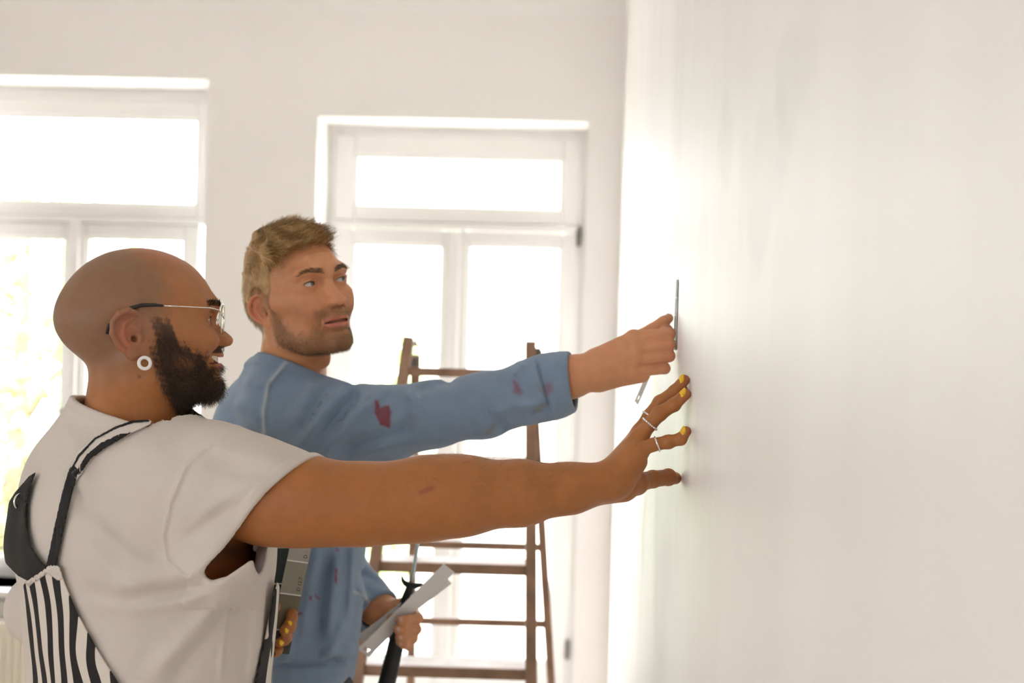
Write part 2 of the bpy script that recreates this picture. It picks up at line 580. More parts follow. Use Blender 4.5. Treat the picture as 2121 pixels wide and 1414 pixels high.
# ------------------------------------------------------------------ outside the windows
M_GROUND = mat('courtyard_paving', (.55, .53, .48), .8, var=.1, vscale=1)
tag(MB().box(-40, 25, BACK_Y + TH + .1, 60, -4.0, -3.6).build('courtyard_ground', M_GROUND), kind='structure')
M_FACADE = mat('cream_render', (.86, .80, .66), .8, var=.03, vscale=.6)
M_FWIN = mat('facade_window_glass', (.55, .57, .58), .15)
M_FTRIM = mat('facade_trim', (.88, .86, .82), .7)
M_ROOF = mat('facade_roof', (.55, .33, .26), .8, var=.1, vscale=2)
fac = empty('house', (0, 26, -3.6), 'pale cream rendered house seen overexposed through the window behind the ladder', 'building')
MB().box(-3.2, 9, 26, 34, -3.6, 4.6).build('wall', M_FACADE, fac)
MB().add([(-3.7, 25.4, 4.6), (9.5, 25.4, 4.6), (9.5, 34.6, 4.6), (-3.7, 34.6, 4.6), (-3.7, 30, 7.6), (9.5, 30, 7.6)],
         [(0, 1, 5, 4), (2, 3, 4, 5), (0, 4, 3), (1, 2, 5), (0, 3, 2, 1)]).build('roof', M_ROOF, fac)
for iz in range(3):
    for ix in range(5):
        xx, zz = -2.2 + ix * 2.3, -2.9 + iz * 2.5
        w_ = MB().box(xx, xx + 1.1, 25.93, 25.99, zz, zz + 1.6).build('window', M_FTRIM, fac)
        MB().box(xx + .08, xx + .51, 25.9, 25.93, zz + .08, zz + 1.52).build('pane', M_FWIN, w_)
        MB().box(xx + .59, xx + 1.02, 25.9, 25.93, zz + .08, zz + 1.52).build('pane', M_FWIN, w_)

M_LEAF = mat('fresh_leaf', (.34, .50, .14), .5, var=.3, vscale=3)
M_BARK = mat('tree_bark', (.2, .15, .1), .9, var=.2, vscale=6, bump=.01)


def tree(x, y, h, rx, label, seed):
    rng = np.random.default_rng(seed)
    base = np.array([x, y, -3.6])
    root = empty('garden_tree', base, label, 'tree', 'trees outside the left window')
    top = base + np.array([.2, 0, h])
    t = MB().tube([base, base + np.array([.05, .1, h * .4]), base + np.array([.15, 0, h * .75]), top], [.22, .17, .1, .03], 8)
    for i in range(9):
        a = rng.uniform(0, 6.28)
        s = base + (top - base) * rng.uniform(.35, .8)
        e = s + np.array([math.cos(a) * rx * .8, math.sin(a) * rx * .8, rng.uniform(.5, 1.6)])
        t.tube([s, (s + e) / 2 + np.array([0, 0, .15]), e], [.07, .045, .015], 6)
    t.build('trunk', M_BARK, root, smooth=True)
    n = 5200
    u = rng.normal(size=(n, 3))
    u /= np.linalg.norm(u, axis=1)[:, None]
    rad_ = rng.uniform(.25, 1, n) ** .5
    lump = 1 + .22 * np.sin(5 * u[:, 0] + seed) * np.cos(4 * u[:, 2])
    c = base + np.array([0, 0, h * .66]) + u * (rad_ * lump)[:, None] * np.array([rx, rx, h * .42])
    a = rng.normal(size=(n, 3))
    a /= np.linalg.norm(a, axis=1)[:, None]
    b = np.cross(a, rng.normal(size=(n, 3)))
    b /= np.linalg.norm(b, axis=1)[:, None]
    L = rng.uniform(.07, .13, n)[:, None]
    v = np.stack([c - a * L, c + b * L * .45, c + a * L, c - b * L * .45], 1).reshape(-1, 3)
    f = np.arange(4 * n).reshape(-1, 4)
    o = link('foliage', raw_mesh('foliage', v, f), M_LEAF, root)
    o['kind'] = 'stuff'


tree(-6.3, 15.5, 6.6, 1.9, 'leafy green tree at the left edge of the left window', 3)
tree(-3.6, 20.0, 5.4, 1.6, 'smaller leafy tree behind the bald man, outside the left window', 8)

# ------------------------------------------------------------------ step ladder
M_LAD = mat('brown_ladder_paint', (.30, .175, .11), .5, var=.25, vscale=14, bump=.0006, bscale=60)
M_TREAD = mat('worn_ladder_tread', (.60, .55, .50), .5, var=.2, vscale=18, bump=.0005, bscale=50)


def ladder():
    dF, dB = 3.62, 3.75           # depth of front rails at the top and how they spread to the floor
    def fl(p, q):                 # extend the line p->q down to the floor
        return p + (q - p) * (p[2] / (p[2] - q[2]))
    LT, RT = P(847, 702, 3.72), P(1099, 711, 3.72)
    LB, RB = fl(LT, P(741, 1400, 3.47)), fl(RT, P(1100, 1400, 3.47))
    rLT, rRT = P(861, 738, 3.78), P(1102, 760, 3.78)
    rLB, rRB = fl(rLT, P(851, 1400, 4.22)), fl(rRT, P(1141, 1400, 4.22))
    root = empty('step_ladder', (LB + RB + rLB + rRB) / 4 * np.array([1, 1, 0]), 'old brown step ladder standing in front of the window', 'ladder')
    side = RT - LT
    for a, b in ((LT, LB), (RT, RB)):
        MB().beam(a, b, .028, .05, side).build('front_rail', M_LAD, root, bevel=.004)
    for a, b in ((rLT, rLB), (rRT, rRB)):
        MB().beam(a, b, .023, .032, side).build('rear_rail', M_LAD, root, bevel=.004)

    def at(a, b, z): return a + (b - a) * ((a[2] - z) / (a[2] - b[2]))
    # front treads
    zt0 = P(960, 772, 3.70)[2]
    zs = [P(950, 962, 3.63)[2], P(940, 1176, 3.55)[2], P(930, 1392, 3.47)[2]]
    step = zs[1] - zs[2]
    zs += [zs[2] - step * (i + 1) for i in range(8) if zs[2] - step * (i + 1) > .12]
    MB().beam(at(LT, LB, zt0), at(RT, RB, zt0), .022, .03, UP0).build('top_bar', M_LAD, root, bevel=.003)
    for z in zs:
        a, b = at(LT, LB, z), at(RT, RB, z)
        ax = (b - a) / np.linalg.norm(b - a)
        back = np.array([-ax[1], ax[0], 0])
        t = MB().beam(a, b, .026, .02, UP0).build('tread', M_LAD, root, bevel=.002)
        MB().beam(a + back * .055 + UP0 * .009, b + back * .055 + UP0 * .009, .10, .008, back).build('tread_top', M_TREAD, t, bevel=.002)
    # rear rungs
    zr = [P(970, 948, 3.93)[2], P(980, 1128, 4.04)[2], P(990, 1288, 4.14)[2]]
    step = zr[1] - zr[2]
    zr += [zr[2] - step * (i + 1) for i in range(8) if zr[2] - step * (i + 1) > .12]
    for z in zr:
        MB().beam(at(rLT, rLB, z), at(rRT, rRB, z), .02, .016, UP0).build('rear_rung', M_LAD, root, bevel=.003)
    # hinge pins, stay hooks and feet
    for a, s in ((LT, 1), (RT, -1)):
        q = a + np.array([0, .035, -.06])
        MB().tube([q - np.array([.02, 0, 0]), q + np.array([.02, 0, 0])], .012, 10).build('hinge_pin', M_DARKMETAL, root, smooth=True)
    q = P(861, 716, 3.78)
    MB().tube([q, q + np.array([0, .0, .03]), q + np.array([.004, 0, .036])], .004, 8).tube(
        [q + np.array([-.012, 0, .002]), q + np.array([.014, 0, .002])], .004, 8).build('latch', M_LAD, root, smooth=True)
    q = RT + np.array([.02, .02, -.03])
    MB().ball(q, (.012, .014, .02)).ball(q + np.array([.003, 0, -.035]), (.010, .012, .016)).build('latch_knob', M_DARKMETAL, root, smooth=True)
    M_FOOT = mat('ladder_rubber_foot', (.03, .03, .03), .8)
    for a in (LB, RB, rLB, rRB):
        MB().box(a[0] - .022, a[0] + .022, a[1] - .03, a[1] + .03, 0, .03).build('rubber_foot', M_FOOT, root, bevel=.005)


ladder()


# ------------------------------------------------------------------ implicit surfaces -> meshes (bodies and clothes)
def smin(a, b, k):
    if k <= 0: return np.minimum(a, b)
    h = np.maximum(k - np.abs(a - b), 0) / k
    return np.minimum(a, b) - h * h * k * .25


def smax(a, b, k):
    return -smin(-a, -b, k)


def f32(*a):
    return [np.asarray(x, dtype=np.float32) for x in a]


def rc(a, b, r1, r2=None, flat=None):
    """tapered capsule; flat=(axis, s): thickness along axis scaled by s"""
    r2 = r1 if r2 is None else r2
    a, b = f32(a, b)
    ba = b - a
    l2 = float(ba @ ba) + 1e-12
    if flat is not None:
        ax = np.asarray(flat[0], np.float32)
        ax = ax / np.linalg.norm(ax)
        s = flat[1]

    def fn(p):
        pa = p - a
        t = np.clip(pa @ ba / l2, 0, 1)
        q = pa - t[:, None] * ba
        if flat is not None:
            c = q @ ax
            q = q + np.outer(c * (1 / s - 1), ax)
            return (np.sqrt((q * q).sum(1)) - (r1 + (r2 - r1) * t)) * min(s, 1)
        return np.sqrt((q * q).sum(1)) - (r1 + (r2 - r1) * t)
    return fn


def chain(pts, rad, k=.004, flat=None):
    fs = [rc(pts[i], pts[i + 1], rad[i], rad[i + 1], flat) for i in range(len(pts) - 1)]

    def fn(p):
        d = fs[0](p)
        for g in fs[1:]:
            d = smin(d, g(p), k)
        return d
    return fn


def ell(c, r, A=None):
    c, r = f32(c, r)
    A_ = None if A is None else np.asarray(A, np.float32)

    def fn(p):
        q = p - c
        if A_ is not None: q = q @ A_
        k0 = np.sqrt(((q / r) ** 2).sum(1)) + 1e-9
        k1 = np.sqrt(((q / (r * r)) ** 2).sum(1)) + 1e-9
        return k0 * (k0 - 1) / k1
    return fn


def local(fn, O, R):
    O, R = f32(O, R)
    return lambda p: fn((p - O) @ R)


def smooth_table(zs, *cols):
    zs = np.asarray(zs, float)
    o = np.argsort(zs)
    zz = np.linspace(zs.min(), zs.max(), 160)
    out = []
    for c in cols:
        v = np.interp(zz, zs[o], np.asarray(c, float)[o])
        for _ in range(40):
            v[1:-1] = .25 * v[:-2] + .5 * v[1:-1] + .25 * v[2:]
        out.append(v.astype(np.float32))
    return zz.astype(np.float32), out


def loft(zs, hx, hy, cx=None, cy=None):
    """stack of ellipses along local z: half-extent hx (local x), hy (local y)"""
    cx = [0] * len(zs) if cx is None else cx
    cy = [0] * len(zs) if cy is None else cy
    zz, (A, B, C, D) = smooth_table(zs, hx, hy, cx, cy)
    z0, z1 = zz[0], zz[-1]

    def fn(p):
        z = p[:, 2]
        a, b = np.interp(z, zz, A), np.interp(z, zz, B)
        x, y = p[:, 0] - np.interp(z, zz, C), p[:, 1] - np.interp(z, zz, D)
        k0 = np.sqrt((x / a) ** 2 + (y / b) ** 2) + 1e-9
        k1 = np.sqrt((x / (a * a)) ** 2 + (y / (b * b)) ** 2) + 1e-9
        d = k0 * (k0 - 1) / k1
        return smax(d, np.maximum(z - z1, z0 - z), .03).astype(np.float32)
    return fn


def catmull(pts, n=4):
    pts = np.asarray(pts, float)
    q = np.vstack([2 * pts[0] - pts[1], pts, 2 * pts[-1] - pts[-2]])
    out = []
    for i in range(1, len(q) - 2):
        for t in np.linspace(0, 1, n, endpoint=False):
            a, b, c, d = q[i - 1], q[i], q[i + 1], q[i + 2]
            out.append(.5 * ((2 * b) + (c - a) * t + (2 * a - 5 * b + 4 * c - d) * t * t + (3 * b - a - 3 * c + d) * t ** 3))
    out.append(q[-2])
    return np.array(out)


def profile_slab(poly, inner, wz, wv, r=.005):
    """extruded face profile: poly = visible outline (x,z) smoothed, inner = closing points; half width wv at height wz"""
    pl = np.vstack([catmull(poly, 4), np.asarray(inner, float)]).astype(np.float32)
    nx = np.roll(pl, -1, axis=0)
    e = nx - pl
    l2 = (e * e).sum(1)
    o = np.argsort(wz)
    wz_, wv_ = np.asarray(wz, np.float32)[o], np.asarray(wv, np.float32)[o]

    def fn(p):
        x, z = p[:, 0], p[:, 2]
        best = np.full(len(p), 1e9, np.float32)
        s = np.ones(len(p), np.float32)
        for i in range(len(pl)):
            dx, dz = x - pl[i, 0], z - pl[i, 1]
            t = np.clip((dx * e[i, 0] + dz * e[i, 1]) / l2[i], 0, 1)
            best = np.minimum(best, (dx - e[i, 0] * t) ** 2 + (dz - e[i, 1] * t) ** 2)
            c1, c2 = z >= pl[i, 1], z < nx[i, 1]
            c3 = e[i, 0] * dz > e[i, 1] * dx
            flip = (c1 & c2 & c3) | (~c1 & ~c2 & ~c3)
            s = np.where(flip, -s, s)
        d2 = s * np.sqrt(best) + r
        q = np.abs(p[:, 1]) - np.interp(z, wz_, wv_) + r
        return (np.sqrt(np.maximum(d2, 0) ** 2 + np.maximum(q, 0) ** 2) + np.minimum(np.maximum(d2, q), 0) - r).astype(np.float32)
    return fn


class SDF:
    def __init__(self):
        self.prims, self.post = [], []

    def add(self, fn, k=.01):
        self.prims.append((fn, k, 1))
        return self

    def sub(self, fn, k=.004):
        self.prims.append((fn, k, -1))
        return self

    def __call__(self, p, post=True):
        p = np.asarray(p, np.float32)
        d = np.full(len(p), 10., np.float32)
        for fn, k, s in self.prims:
            d = smin(d, fn(p), k) if s > 0 else smax(d, -fn(p), k)
        if post:
            for g in self.post: d = g(d, p)
        return d


def axis_coords(*segs):
    """segs: (start, end, step) pieces laid end to end"""
    out = [segs[0][0]]
    for a, b, h in segs:
        n = max(1, int(round((b - a) / h)))
        out += list(a + (b - a) * np.arange(1, n + 1) / n)
    h = out[-1] - out[-2]
    while (len(out) - 1) % 16:
        out.append(out[-1] + h)
    return np.array(out, np.float32)


def surface(S, xs, ys, zs, smooth_it=1, reach=0.0):
    """sparse surface nets of the implicit shape S on a rectilinear grid"""
    ax = [np.asarray(a, np.float32) for a in (xs, ys, zs)]
    N = [len(a) - 1 for a in ax]

    def centres(step, idx):
        c, h = [], []
        for a, i in zip(ax, idx.T):
            lo, hi = a[i * step], a[np.minimum(i * step + step, len(a) - 1)]
            c.append((lo + hi) / 2)
            h.append((hi - lo) / 2)
        return np.stack(c, 1), np.sqrt(sum(x * x for x in h))
    g = np.stack(np.meshgrid(*[np.arange(n // 16) for n in N], indexing='ij'), -1).reshape(-1, 3)
    c, R = centres(16, g)
    g = g[np.abs(S(c)) < R * 1.6 + .02]
    off = np.stack(np.meshgrid(*[np.arange(4)] * 3, indexing='ij'), -1).reshape(-1, 3)
    g = (g[:, None] * 4 + off[None]).reshape(-1, 3)
    c, R = centres(4, g)
    D = np.full(len(c), 10., np.float32)
    DP = np.empty((len(S.prims), len(c)), np.float32)
    for i, (fn, k, s) in enumerate(S.prims):
        DP[i] = fn(c)
        D = smin(D, DP[i], k) if s > 0 else smax(D, -DP[i], k)
    D0 = D.copy()
    for q in S.post: D = q(D, c)
    keep = np.abs(D) < R * 1.7 + .003
    g, R, D0, DP = g[keep], R[keep], D0[keep], DP[:, keep]
    nb = len(g)
    o5 = np.stack(np.meshgrid(*[np.arange(5)] * 3, indexing='ij'), -1).reshape(-1, 3)
    V = np.empty((nb, 125), np.float32)
    kmax = [max(q[1] for q in S.prims[i:]) * 1.25 for i in range(len(S.prims))]
    CH = 6000
    for s0 in range(0, nb, CH):
        sl = slice(s0, min(nb, s0 + CH))
        ii = g[sl][:, None] * 4 + o5[None]
        pts = np.stack([ax[j][ii[..., j]] for j in range(3)], -1)
        n = len(pts)
        d = np.full((n, 125), 10., np.float32)
        for i, (fn, k, s) in enumerate(S.prims):
            if s > 0:
                m = DP[i, sl] < np.maximum(D0[sl], 0) + 3.2 * R[sl] + kmax[i]
            else:
                m = DP[i, sl] < 5 * R[sl] + kmax[i] + np.maximum(-D0[sl], 0)
            if not m.any(): continue
            v = fn(pts[m].reshape(-1, 3)).reshape(-1, 125)
            d[m] = smin(d[m], v, k) if s > 0 else smax(d[m], -v, k)
        if S.post:
            dd, pp = d.reshape(-1), pts.reshape(-1, 3)
            for q in S.post: dd = q(dd, pp)
            d = dd.reshape(n, 125)
        V[sl] = d
    V = V.reshape(nb, 5, 5, 5)
    V = np.where(V == 0, 1e-7, V)
    neg = V < 0
    cnt = sum(neg[:, a:a + 4, b:b + 4, c:c + 4].astype(np.int8) for a in (0, 1) for b in (0, 1) for c in (0, 1))
    bi, i, j, k = np.nonzero((cnt > 0) & (cnt < 8))
    cor = [(a, b, c) for a in (0, 1) for b in (0, 1) for c in (0, 1)]
    val = np.stack([V[bi, i + a, j + b, k + c] for a, b, c in cor], 1)
    gi = g[bi] * 4 + np.stack([i, j, k], 1)
    pos = np.stack([np.stack([ax[0][gi[:, 0] + a], ax[1][gi[:, 1] + b], ax[2][gi[:, 2] + c]], -1) for a, b, c in cor], 1)
    acc = np.zeros((len(bi), 3), np.float32)
    num = np.zeros(len(bi), np.float32)
    for a in range(8):
        for b in range(a + 1, 8):
            if sum(x != y for x, y in zip(cor[a], cor[b])) != 1: continue
            m = (val[:, a] < 0) != (val[:, b] < 0)
            t = np.where(m, val[:, a] / np.where(m, val[:, a] - val[:, b], 1), 0)
            acc += np.where(m[:, None], pos[:, a] + (pos[:, b] - pos[:, a]) * t[:, None], 0)
            num += m
    verts = acc / num[:, None]
    K1, K2 = N[1] + 2, N[2] + 2
    key = (gi[:, 0].astype(np.int64) * K1 + gi[:, 1]) * K2 + gi[:, 2]
    order = np.argsort(key)
    skey = key[order]

    def look(q):
        kk = (q[:, 0].astype(np.int64) * K1 + q[:, 1]) * K2 + q[:, 2]
        w = np.searchsorted(skey, kk)
        w = np.minimum(w, len(skey) - 1)
        return np.where(skey[w] == kk, order[w], -1)
    quads = []
    for d in range(3):
        sl = [slice(0, 4)] * 3
        sh = list(sl)
        sh[d] = slice(1, 5)
        A_, B_ = neg[(slice(None), *sl)], neg[(slice(None), *sh)]
        bi, i, j, k = np.nonzero(A_ != B_)
        q0 = g[bi] * 4 + np.stack([i, j, k], 1)
        u, v = (d + 1) % 3, (d + 2) % 3
        eu, ev = np.eye(3, dtype=int)[u], np.eye(3, dtype=int)[v]
        ids = np.stack([look(q0 - eu - ev), look(q0 - ev), look(q0), look(q0 - eu)], 1)
        ins = A_[bi, i, j, k]
        ids = np.where(ins[:, None], ids, ids[:, ::-1])
        quads.append(ids[(ids >= 0).all(1)])
    quads = np.concatenate(quads)
    used = np.zeros(len(verts), bool)
    used[quads.ravel()] = True
    remap = np.cumsum(used) - 1
    verts, quads = verts[used], remap[quads]
    e = np.concatenate([quads[:, [0, 1]], quads[:, [1, 2]], quads[:, [2, 3]], quads[:, [3, 0]]])
    for _ in range(smooth_it):
        for lam in (.5, -.52):
            sm = np.zeros_like(verts)
            for c in range(3):
                sm[:, c] = np.bincount(e[:, 0], verts[e[:, 1], c], len(verts))
            n = np.bincount(e[:, 0], minlength=len(verts))
            verts = verts + lam * (sm / np.maximum(n, 1)[:, None] - verts)
    return verts.astype(np.float32), quads


def vert_normals(v, q):
    n = np.cross(v[q[:, 2]] - v[q[:, 0]], v[q[:, 3]] - v[q[:, 1]])
    out = np.zeros_like(v)
    for c in range(3):
        for kk in range(4):
            out[:, c] += np.bincount(q[:, kk], n[:, c], len(v))
    return out / (np.linalg.norm(out, axis=1)[:, None] + 1e-12)


def sdf_object(name, vq, m, parent, colors=None):
    me = raw_mesh(name, vq[0], vq[1], True)
    if colors is not None:
        a = me.color_attributes.new('Col', 'FLOAT_COLOR', 'POINT')
        a.data.foreach_set('color', np.c_[colors, np.ones(len(colors))].astype(np.float32).ravel())
    return link(name, me, m, parent)


def strands(name, roots, d0, d1, length, r, m, parent, segs=3, curl=0.0, seed=1, ang=6.0):
    """hair as thin tapered three-sided tubes"""
    rng = np.random.default_rng(seed)
    n = len(roots)
    nrm = lambda q: q / (np.linalg.norm(q, axis=1)[:, None] + 1e-9)
    d0, d1 = nrm(d0), nrm(d1)
    length = np.broadcast_to(np.asarray(length, float), (n,))
    r = np.broadcast_to(np.asarray(r, float), (n,))
    side = nrm(np.cross(d0 + 1e-4, rng.normal(size=(n, 3))))
    up = nrm(np.cross(d0, side))
    ph = rng.uniform(0, 6.28, n)
    rings = []
    for s in range(segs + 1):
        t = s / segs
        c = roots + length[:, None] * (d0 * t + (d1 - d0) * t * t * .5)
        if curl:
            c = c + (side * np.cos(ph + t * ang)[:, None] + up * np.sin(ph + t * ang)[:, None] - side * np.cos(ph)[:, None] - up * np.sin(ph)[:, None]) * (curl * length * t)[:, None]
        rr = (r * (1 - .75 * t))[:, None]
        for j in range(3):
            a = 2 * math.pi * j / 3
            rings.append(c + (side * math.cos(a) + up * math.sin(a)) * rr)
    v = np.stack(rings, 1)
    k = v.shape[1]
    f = []
    for s in range(segs):
        for j in range(3):
            f.append((s * 3 + j, s * 3 + (j + 1) % 3, (s + 1) * 3 + (j + 1) % 3, (s + 1) * 3 + j))
    f = (np.arange(n)[:, None, None] * k + np.array(f)[None]).reshape(-1, 4)
    return link(name, raw_mesh(name, v.reshape(-1, 3), f, True), m, parent)


def poly_dist(px, py, pts):
    """distance in photo pixels from points to a polyline; also the parameter along it"""
    best = np.full(len(px), 1e9, np.float32)
    par = np.zeros(len(px), np.float32)
    n = len(pts) - 1
    for i in range(n):
        ax_, ay = pts[i]
        ex, ey = pts[i + 1][0] - ax_, pts[i + 1][1] - ay
        t = np.clip(((px - ax_) * ex + (py - ay) * ey) / (ex * ex + ey * ey), 0, 1)
        dd = (px - ax_ - ex * t) ** 2 + (py - ay - ey * t) ** 2
        m = dd < best
        best = np.where(m, dd, best)
        par = np.where(m, (i + t) / n, par)
    return np.sqrt(best), par


def poly_inside(px, py, pts):
    ins = np.zeros(len(px), bool)
    for i in range(len(pts)):
        (x1, y1), (x2, y2) = pts[i], pts[(i + 1) % len(pts)]
        if y1 == y2: continue
        c = ((y1 > py) != (y2 > py)) & (px < (x2 - x1) * (py - y1) / (y2 - y1) + x1)
        ins ^= c
    return ins


def pixel_folds(folds, dmax, s=1.0):
    """cloth folds that run along lines on the side nearer than depth dmax: (polyline, height m, width px)"""
    def g(d, p):
        px, py, dep = to_px(p)
        px, py = px.astype(np.float32), py.astype(np.float32)
        m = (np.abs(d) < .03) & (dep < dmax)
        if not m.any(): return d
        x, y = px[m], py[m]
        acc = np.zeros(len(x), np.float32)
        for pts, amp, wid in folds:
            r, t = poly_dist(x, y, pts)
            fade = np.minimum(1, np.minimum(t, 1 - t) * 5 + .15)
            acc += amp * np.exp(-(r / wid) ** 2) * fade
        d = d.copy()
        d[m] -= acc * s
        return d
    return g


def wrinkle(amp, fx, seed=0):
    """soft irregular undulation of cloth"""
    rng = np.random.default_rng(seed)
    W = rng.normal(size=(9, 3)) * fx
    ph = rng.uniform(0, 6.28, 9)
    W2 = rng.normal(size=(9, 3)) * fx * .6
    W, W2 = W.astype(np.float32), W2.astype(np.float32)

    def g(d, p):
        a = np.zeros(len(p), np.float32)
        for i in range(9):
            a += np.sin(p @ W[i] + ph[i] + 1.2 * np.sin(p @ W2[i] + ph[-i]))
        return d + amp * a / 4
    return g


# ------------------------------------------------------------------ heads (local x forward, y to the person's left, z up, origin between the ear canals)
def add_ear(S, O, R, s, x0, o0, z0, sc=1.0, flare=25):
    c, n = math.cos(math.radians(flare)), math.sin(math.radians(flare))
    out = np.array([0, s, 0.])
    ex = np.array([c, 0, 0]) - out * n
    en = np.array([n, 0, 0]) + out * c
    A = np.stack([ex, en, np.array([0, 0, 1.0])], 1)           # columns u, n, v
    org = np.array([x0, s * o0, z0])
    RR = R @ A
    OO = O + R @ org

    def e(u, v, nn): return np.array([u * 1.08, nn, v]) * sc

    def L(fn): return local(fn, OO, RR)
    S.add(L(ell(e(-.002, .004, -.006), np.array([.012, .012, .024]) * sc)), .008)
    S.add(L(ell(e(-.015, .006, .001), np.array([.021, .0042, .0285]) * sc)), .005)
    hel = [(.003, .010, .004), (.0062, .022, .004), (.000, .033, .005), (-.013, .0375, .0055), (-.027, .0325, .006), (-.036, .020, .0065),
           (-.0365, .005, .006), (-.029, -.009, .005), (-.018, -.019, .004)]
    S.add(L(chain([e(*q) for q in hel], [.0030 * sc] * 2 + [.0040 * sc] * 5 + [.0036 * sc, .0034 * sc], .002)), .0025)
    S.add(L(ell(e(-.006, -.023, .002), np.array([.0105, .0048, .009]) * sc)), .005)
    ant = [(-.008, .026, .004), (-.019, .019, .0055), (-.0225, .006, .006), (-.017, -.007, .0055), (-.009, -.0125, .005)]
    S.add(L(chain([e(*q) for q in ant], [.0032 * sc] * 5, .002)), .003)
    S.sub(L(ell(e(-.0085, .0015, .0085), np.array([.0085, .0075, .011]) * sc)), .003)
    S.sub(L(chain([e(-.012, .0305, .008), e(-.026, .024, .009), e(-.0295, .007, .009), e(-.024, -.006, .008)], [.0022 * sc] * 4, .002)), .002)
    S.sub(L(ell(e(-.003, -.003, .003), np.array([.0042, .009, .0045]) * sc)), .002)
    S.add(L(ell(e(.004, -.0015, .005), np.array([.0042, .004, .006]) * sc)), .003)


def add_eye(S, L, E, s, squint=0.0):
    ex, ey, ez = E
    S.sub(L(ell((ex + .015, s * ey, ez), (.016, .0185, .0115))), .012)
    S.add(L(ell((ex, s * ey, ez), (.0137, .0150, .0137))), .005)
    S.sub(L(ell((ex + .0142, s * (ey + .001), ez - .0005), (.0100, .0130, .0040 - squint))), .0016)
    # upper lid fold
    S.add(L(chain([(ex + .0085, s * (ey - .012), ez + .004), (ex + .0138, s * ey, ez + .0070), (ex + .0085, s * (ey + .013), ez + .0045)],
                  [.0014, .0018, .0014], .002)), .003)


def eyeball(parent, O, R, E, s, gaze, iris_col, name='eye'):
    """white ball with a coloured iris disc and pupil facing the gaze direction (local)"""
    c = O + R @ np.array([E[0], s * E[1], E[2]])
    g = R @ (np.asarray(gaze, float) / np.linalg.norm(gaze))
    a = np.cross(g, [0, 0, 1.0])
    a /= np.linalg.norm(a)
    b = np.cross(a, g)
    A = np.stack([a, b, g], 1)
    o = MB().ball(c, .0123, A, 28, 20).build(name, M_EYEWHITE, parent, smooth=True)

    def cap(r0, r1, h0, h1):
        v, f = [], []
        for rr, hh in ((r0, h0), (r1, h1)):
            for j in range(24):
                t = 2 * math.pi * j / 24
                v.append(c + A @ np.array([rr * math.cos(t), rr * math.sin(t), hh]))
        f = [(j, (j + 1) % 24, 24 + (j + 1) % 24, 24 + j) for j in range(24)]
        return v, f
    rr = .0123
    hgt = lambda q: math.sqrt(rr * rr - q * q) + .0003
    v, f = cap(.0058, .0022, hgt(.0058), hgt(.0022))
    MB().add(v, f).build('iris', iris_col, o, smooth=True)
    v, f = cap(.0023, .0001, hgt(.0023) + .0001, hgt(0) + .0001)
    MB().add(v, f).build('pupil', M_PUPIL, o, smooth=True)
    return o


def lashes(parent, O, R, E, s, m, half):
    ex, ey, ez = E
    pts = []
    for t in np.linspace(-1, 1, 13):
        dy, dz = .0126 * t, -.0005 + half * math.sqrt(max(0, 1 - t * t))
        x = ex + .0137 * math.sqrt(max(.01, 1 - (dy / .0150) ** 2 - (dz / .0137) ** 2)) + .0002
        pts.append(O + R @ np.array([x, s * (ey + .001 + dy), ez + dz]))
    MB().tube(pts, [.0002 + .0006 * math.sin(math.pi * i / 12) for i in range(13)], 6).build('eyelash_line', m, parent, smooth=True)


M_EYEWHITE = mat('eye_white', (.58, .54, .50), .2)
M_PUPIL = mat('pupil', (.01, .01, .01), .1)
M_IRIS_BROWN = mat('brown_iris', (.10, .05, .025), .15)
M_IRIS_GREY = mat('grey_iris', (.16, .17, .17), .15)
M_SKIN = mat('skin', (.5, .3, .2), .48, attr='Col', var=.05, vscale=70, bump=.0003, bscale=420, sss=.18, spec=.4)
M_TEETH = mat('teeth', (.80, .74, .62), .25)
M_SILVER = mat('polished_silver', (.85, .84, .82), .18, 1.0)
M_YELLOW = mat('yellow_nail_polish', (.85, .52, .02), .25)
M_NAIL = mat('bare_nail', (.62, .40, .31), .3)


def lerp_col(base, target, w):
    return base * (1 - w[:, None]) + np.asarray(target)[None] * w[:, None]


def gauss(q, c, r):
    return np.exp(-(((q - np.asarray(c)) / np.asarray(r)) ** 2).sum(1))


def sstep(a, b, x):
    t = np.clip((x - a) / (b - a), 0, 1)
    return t * t * (3 - 2 * t)


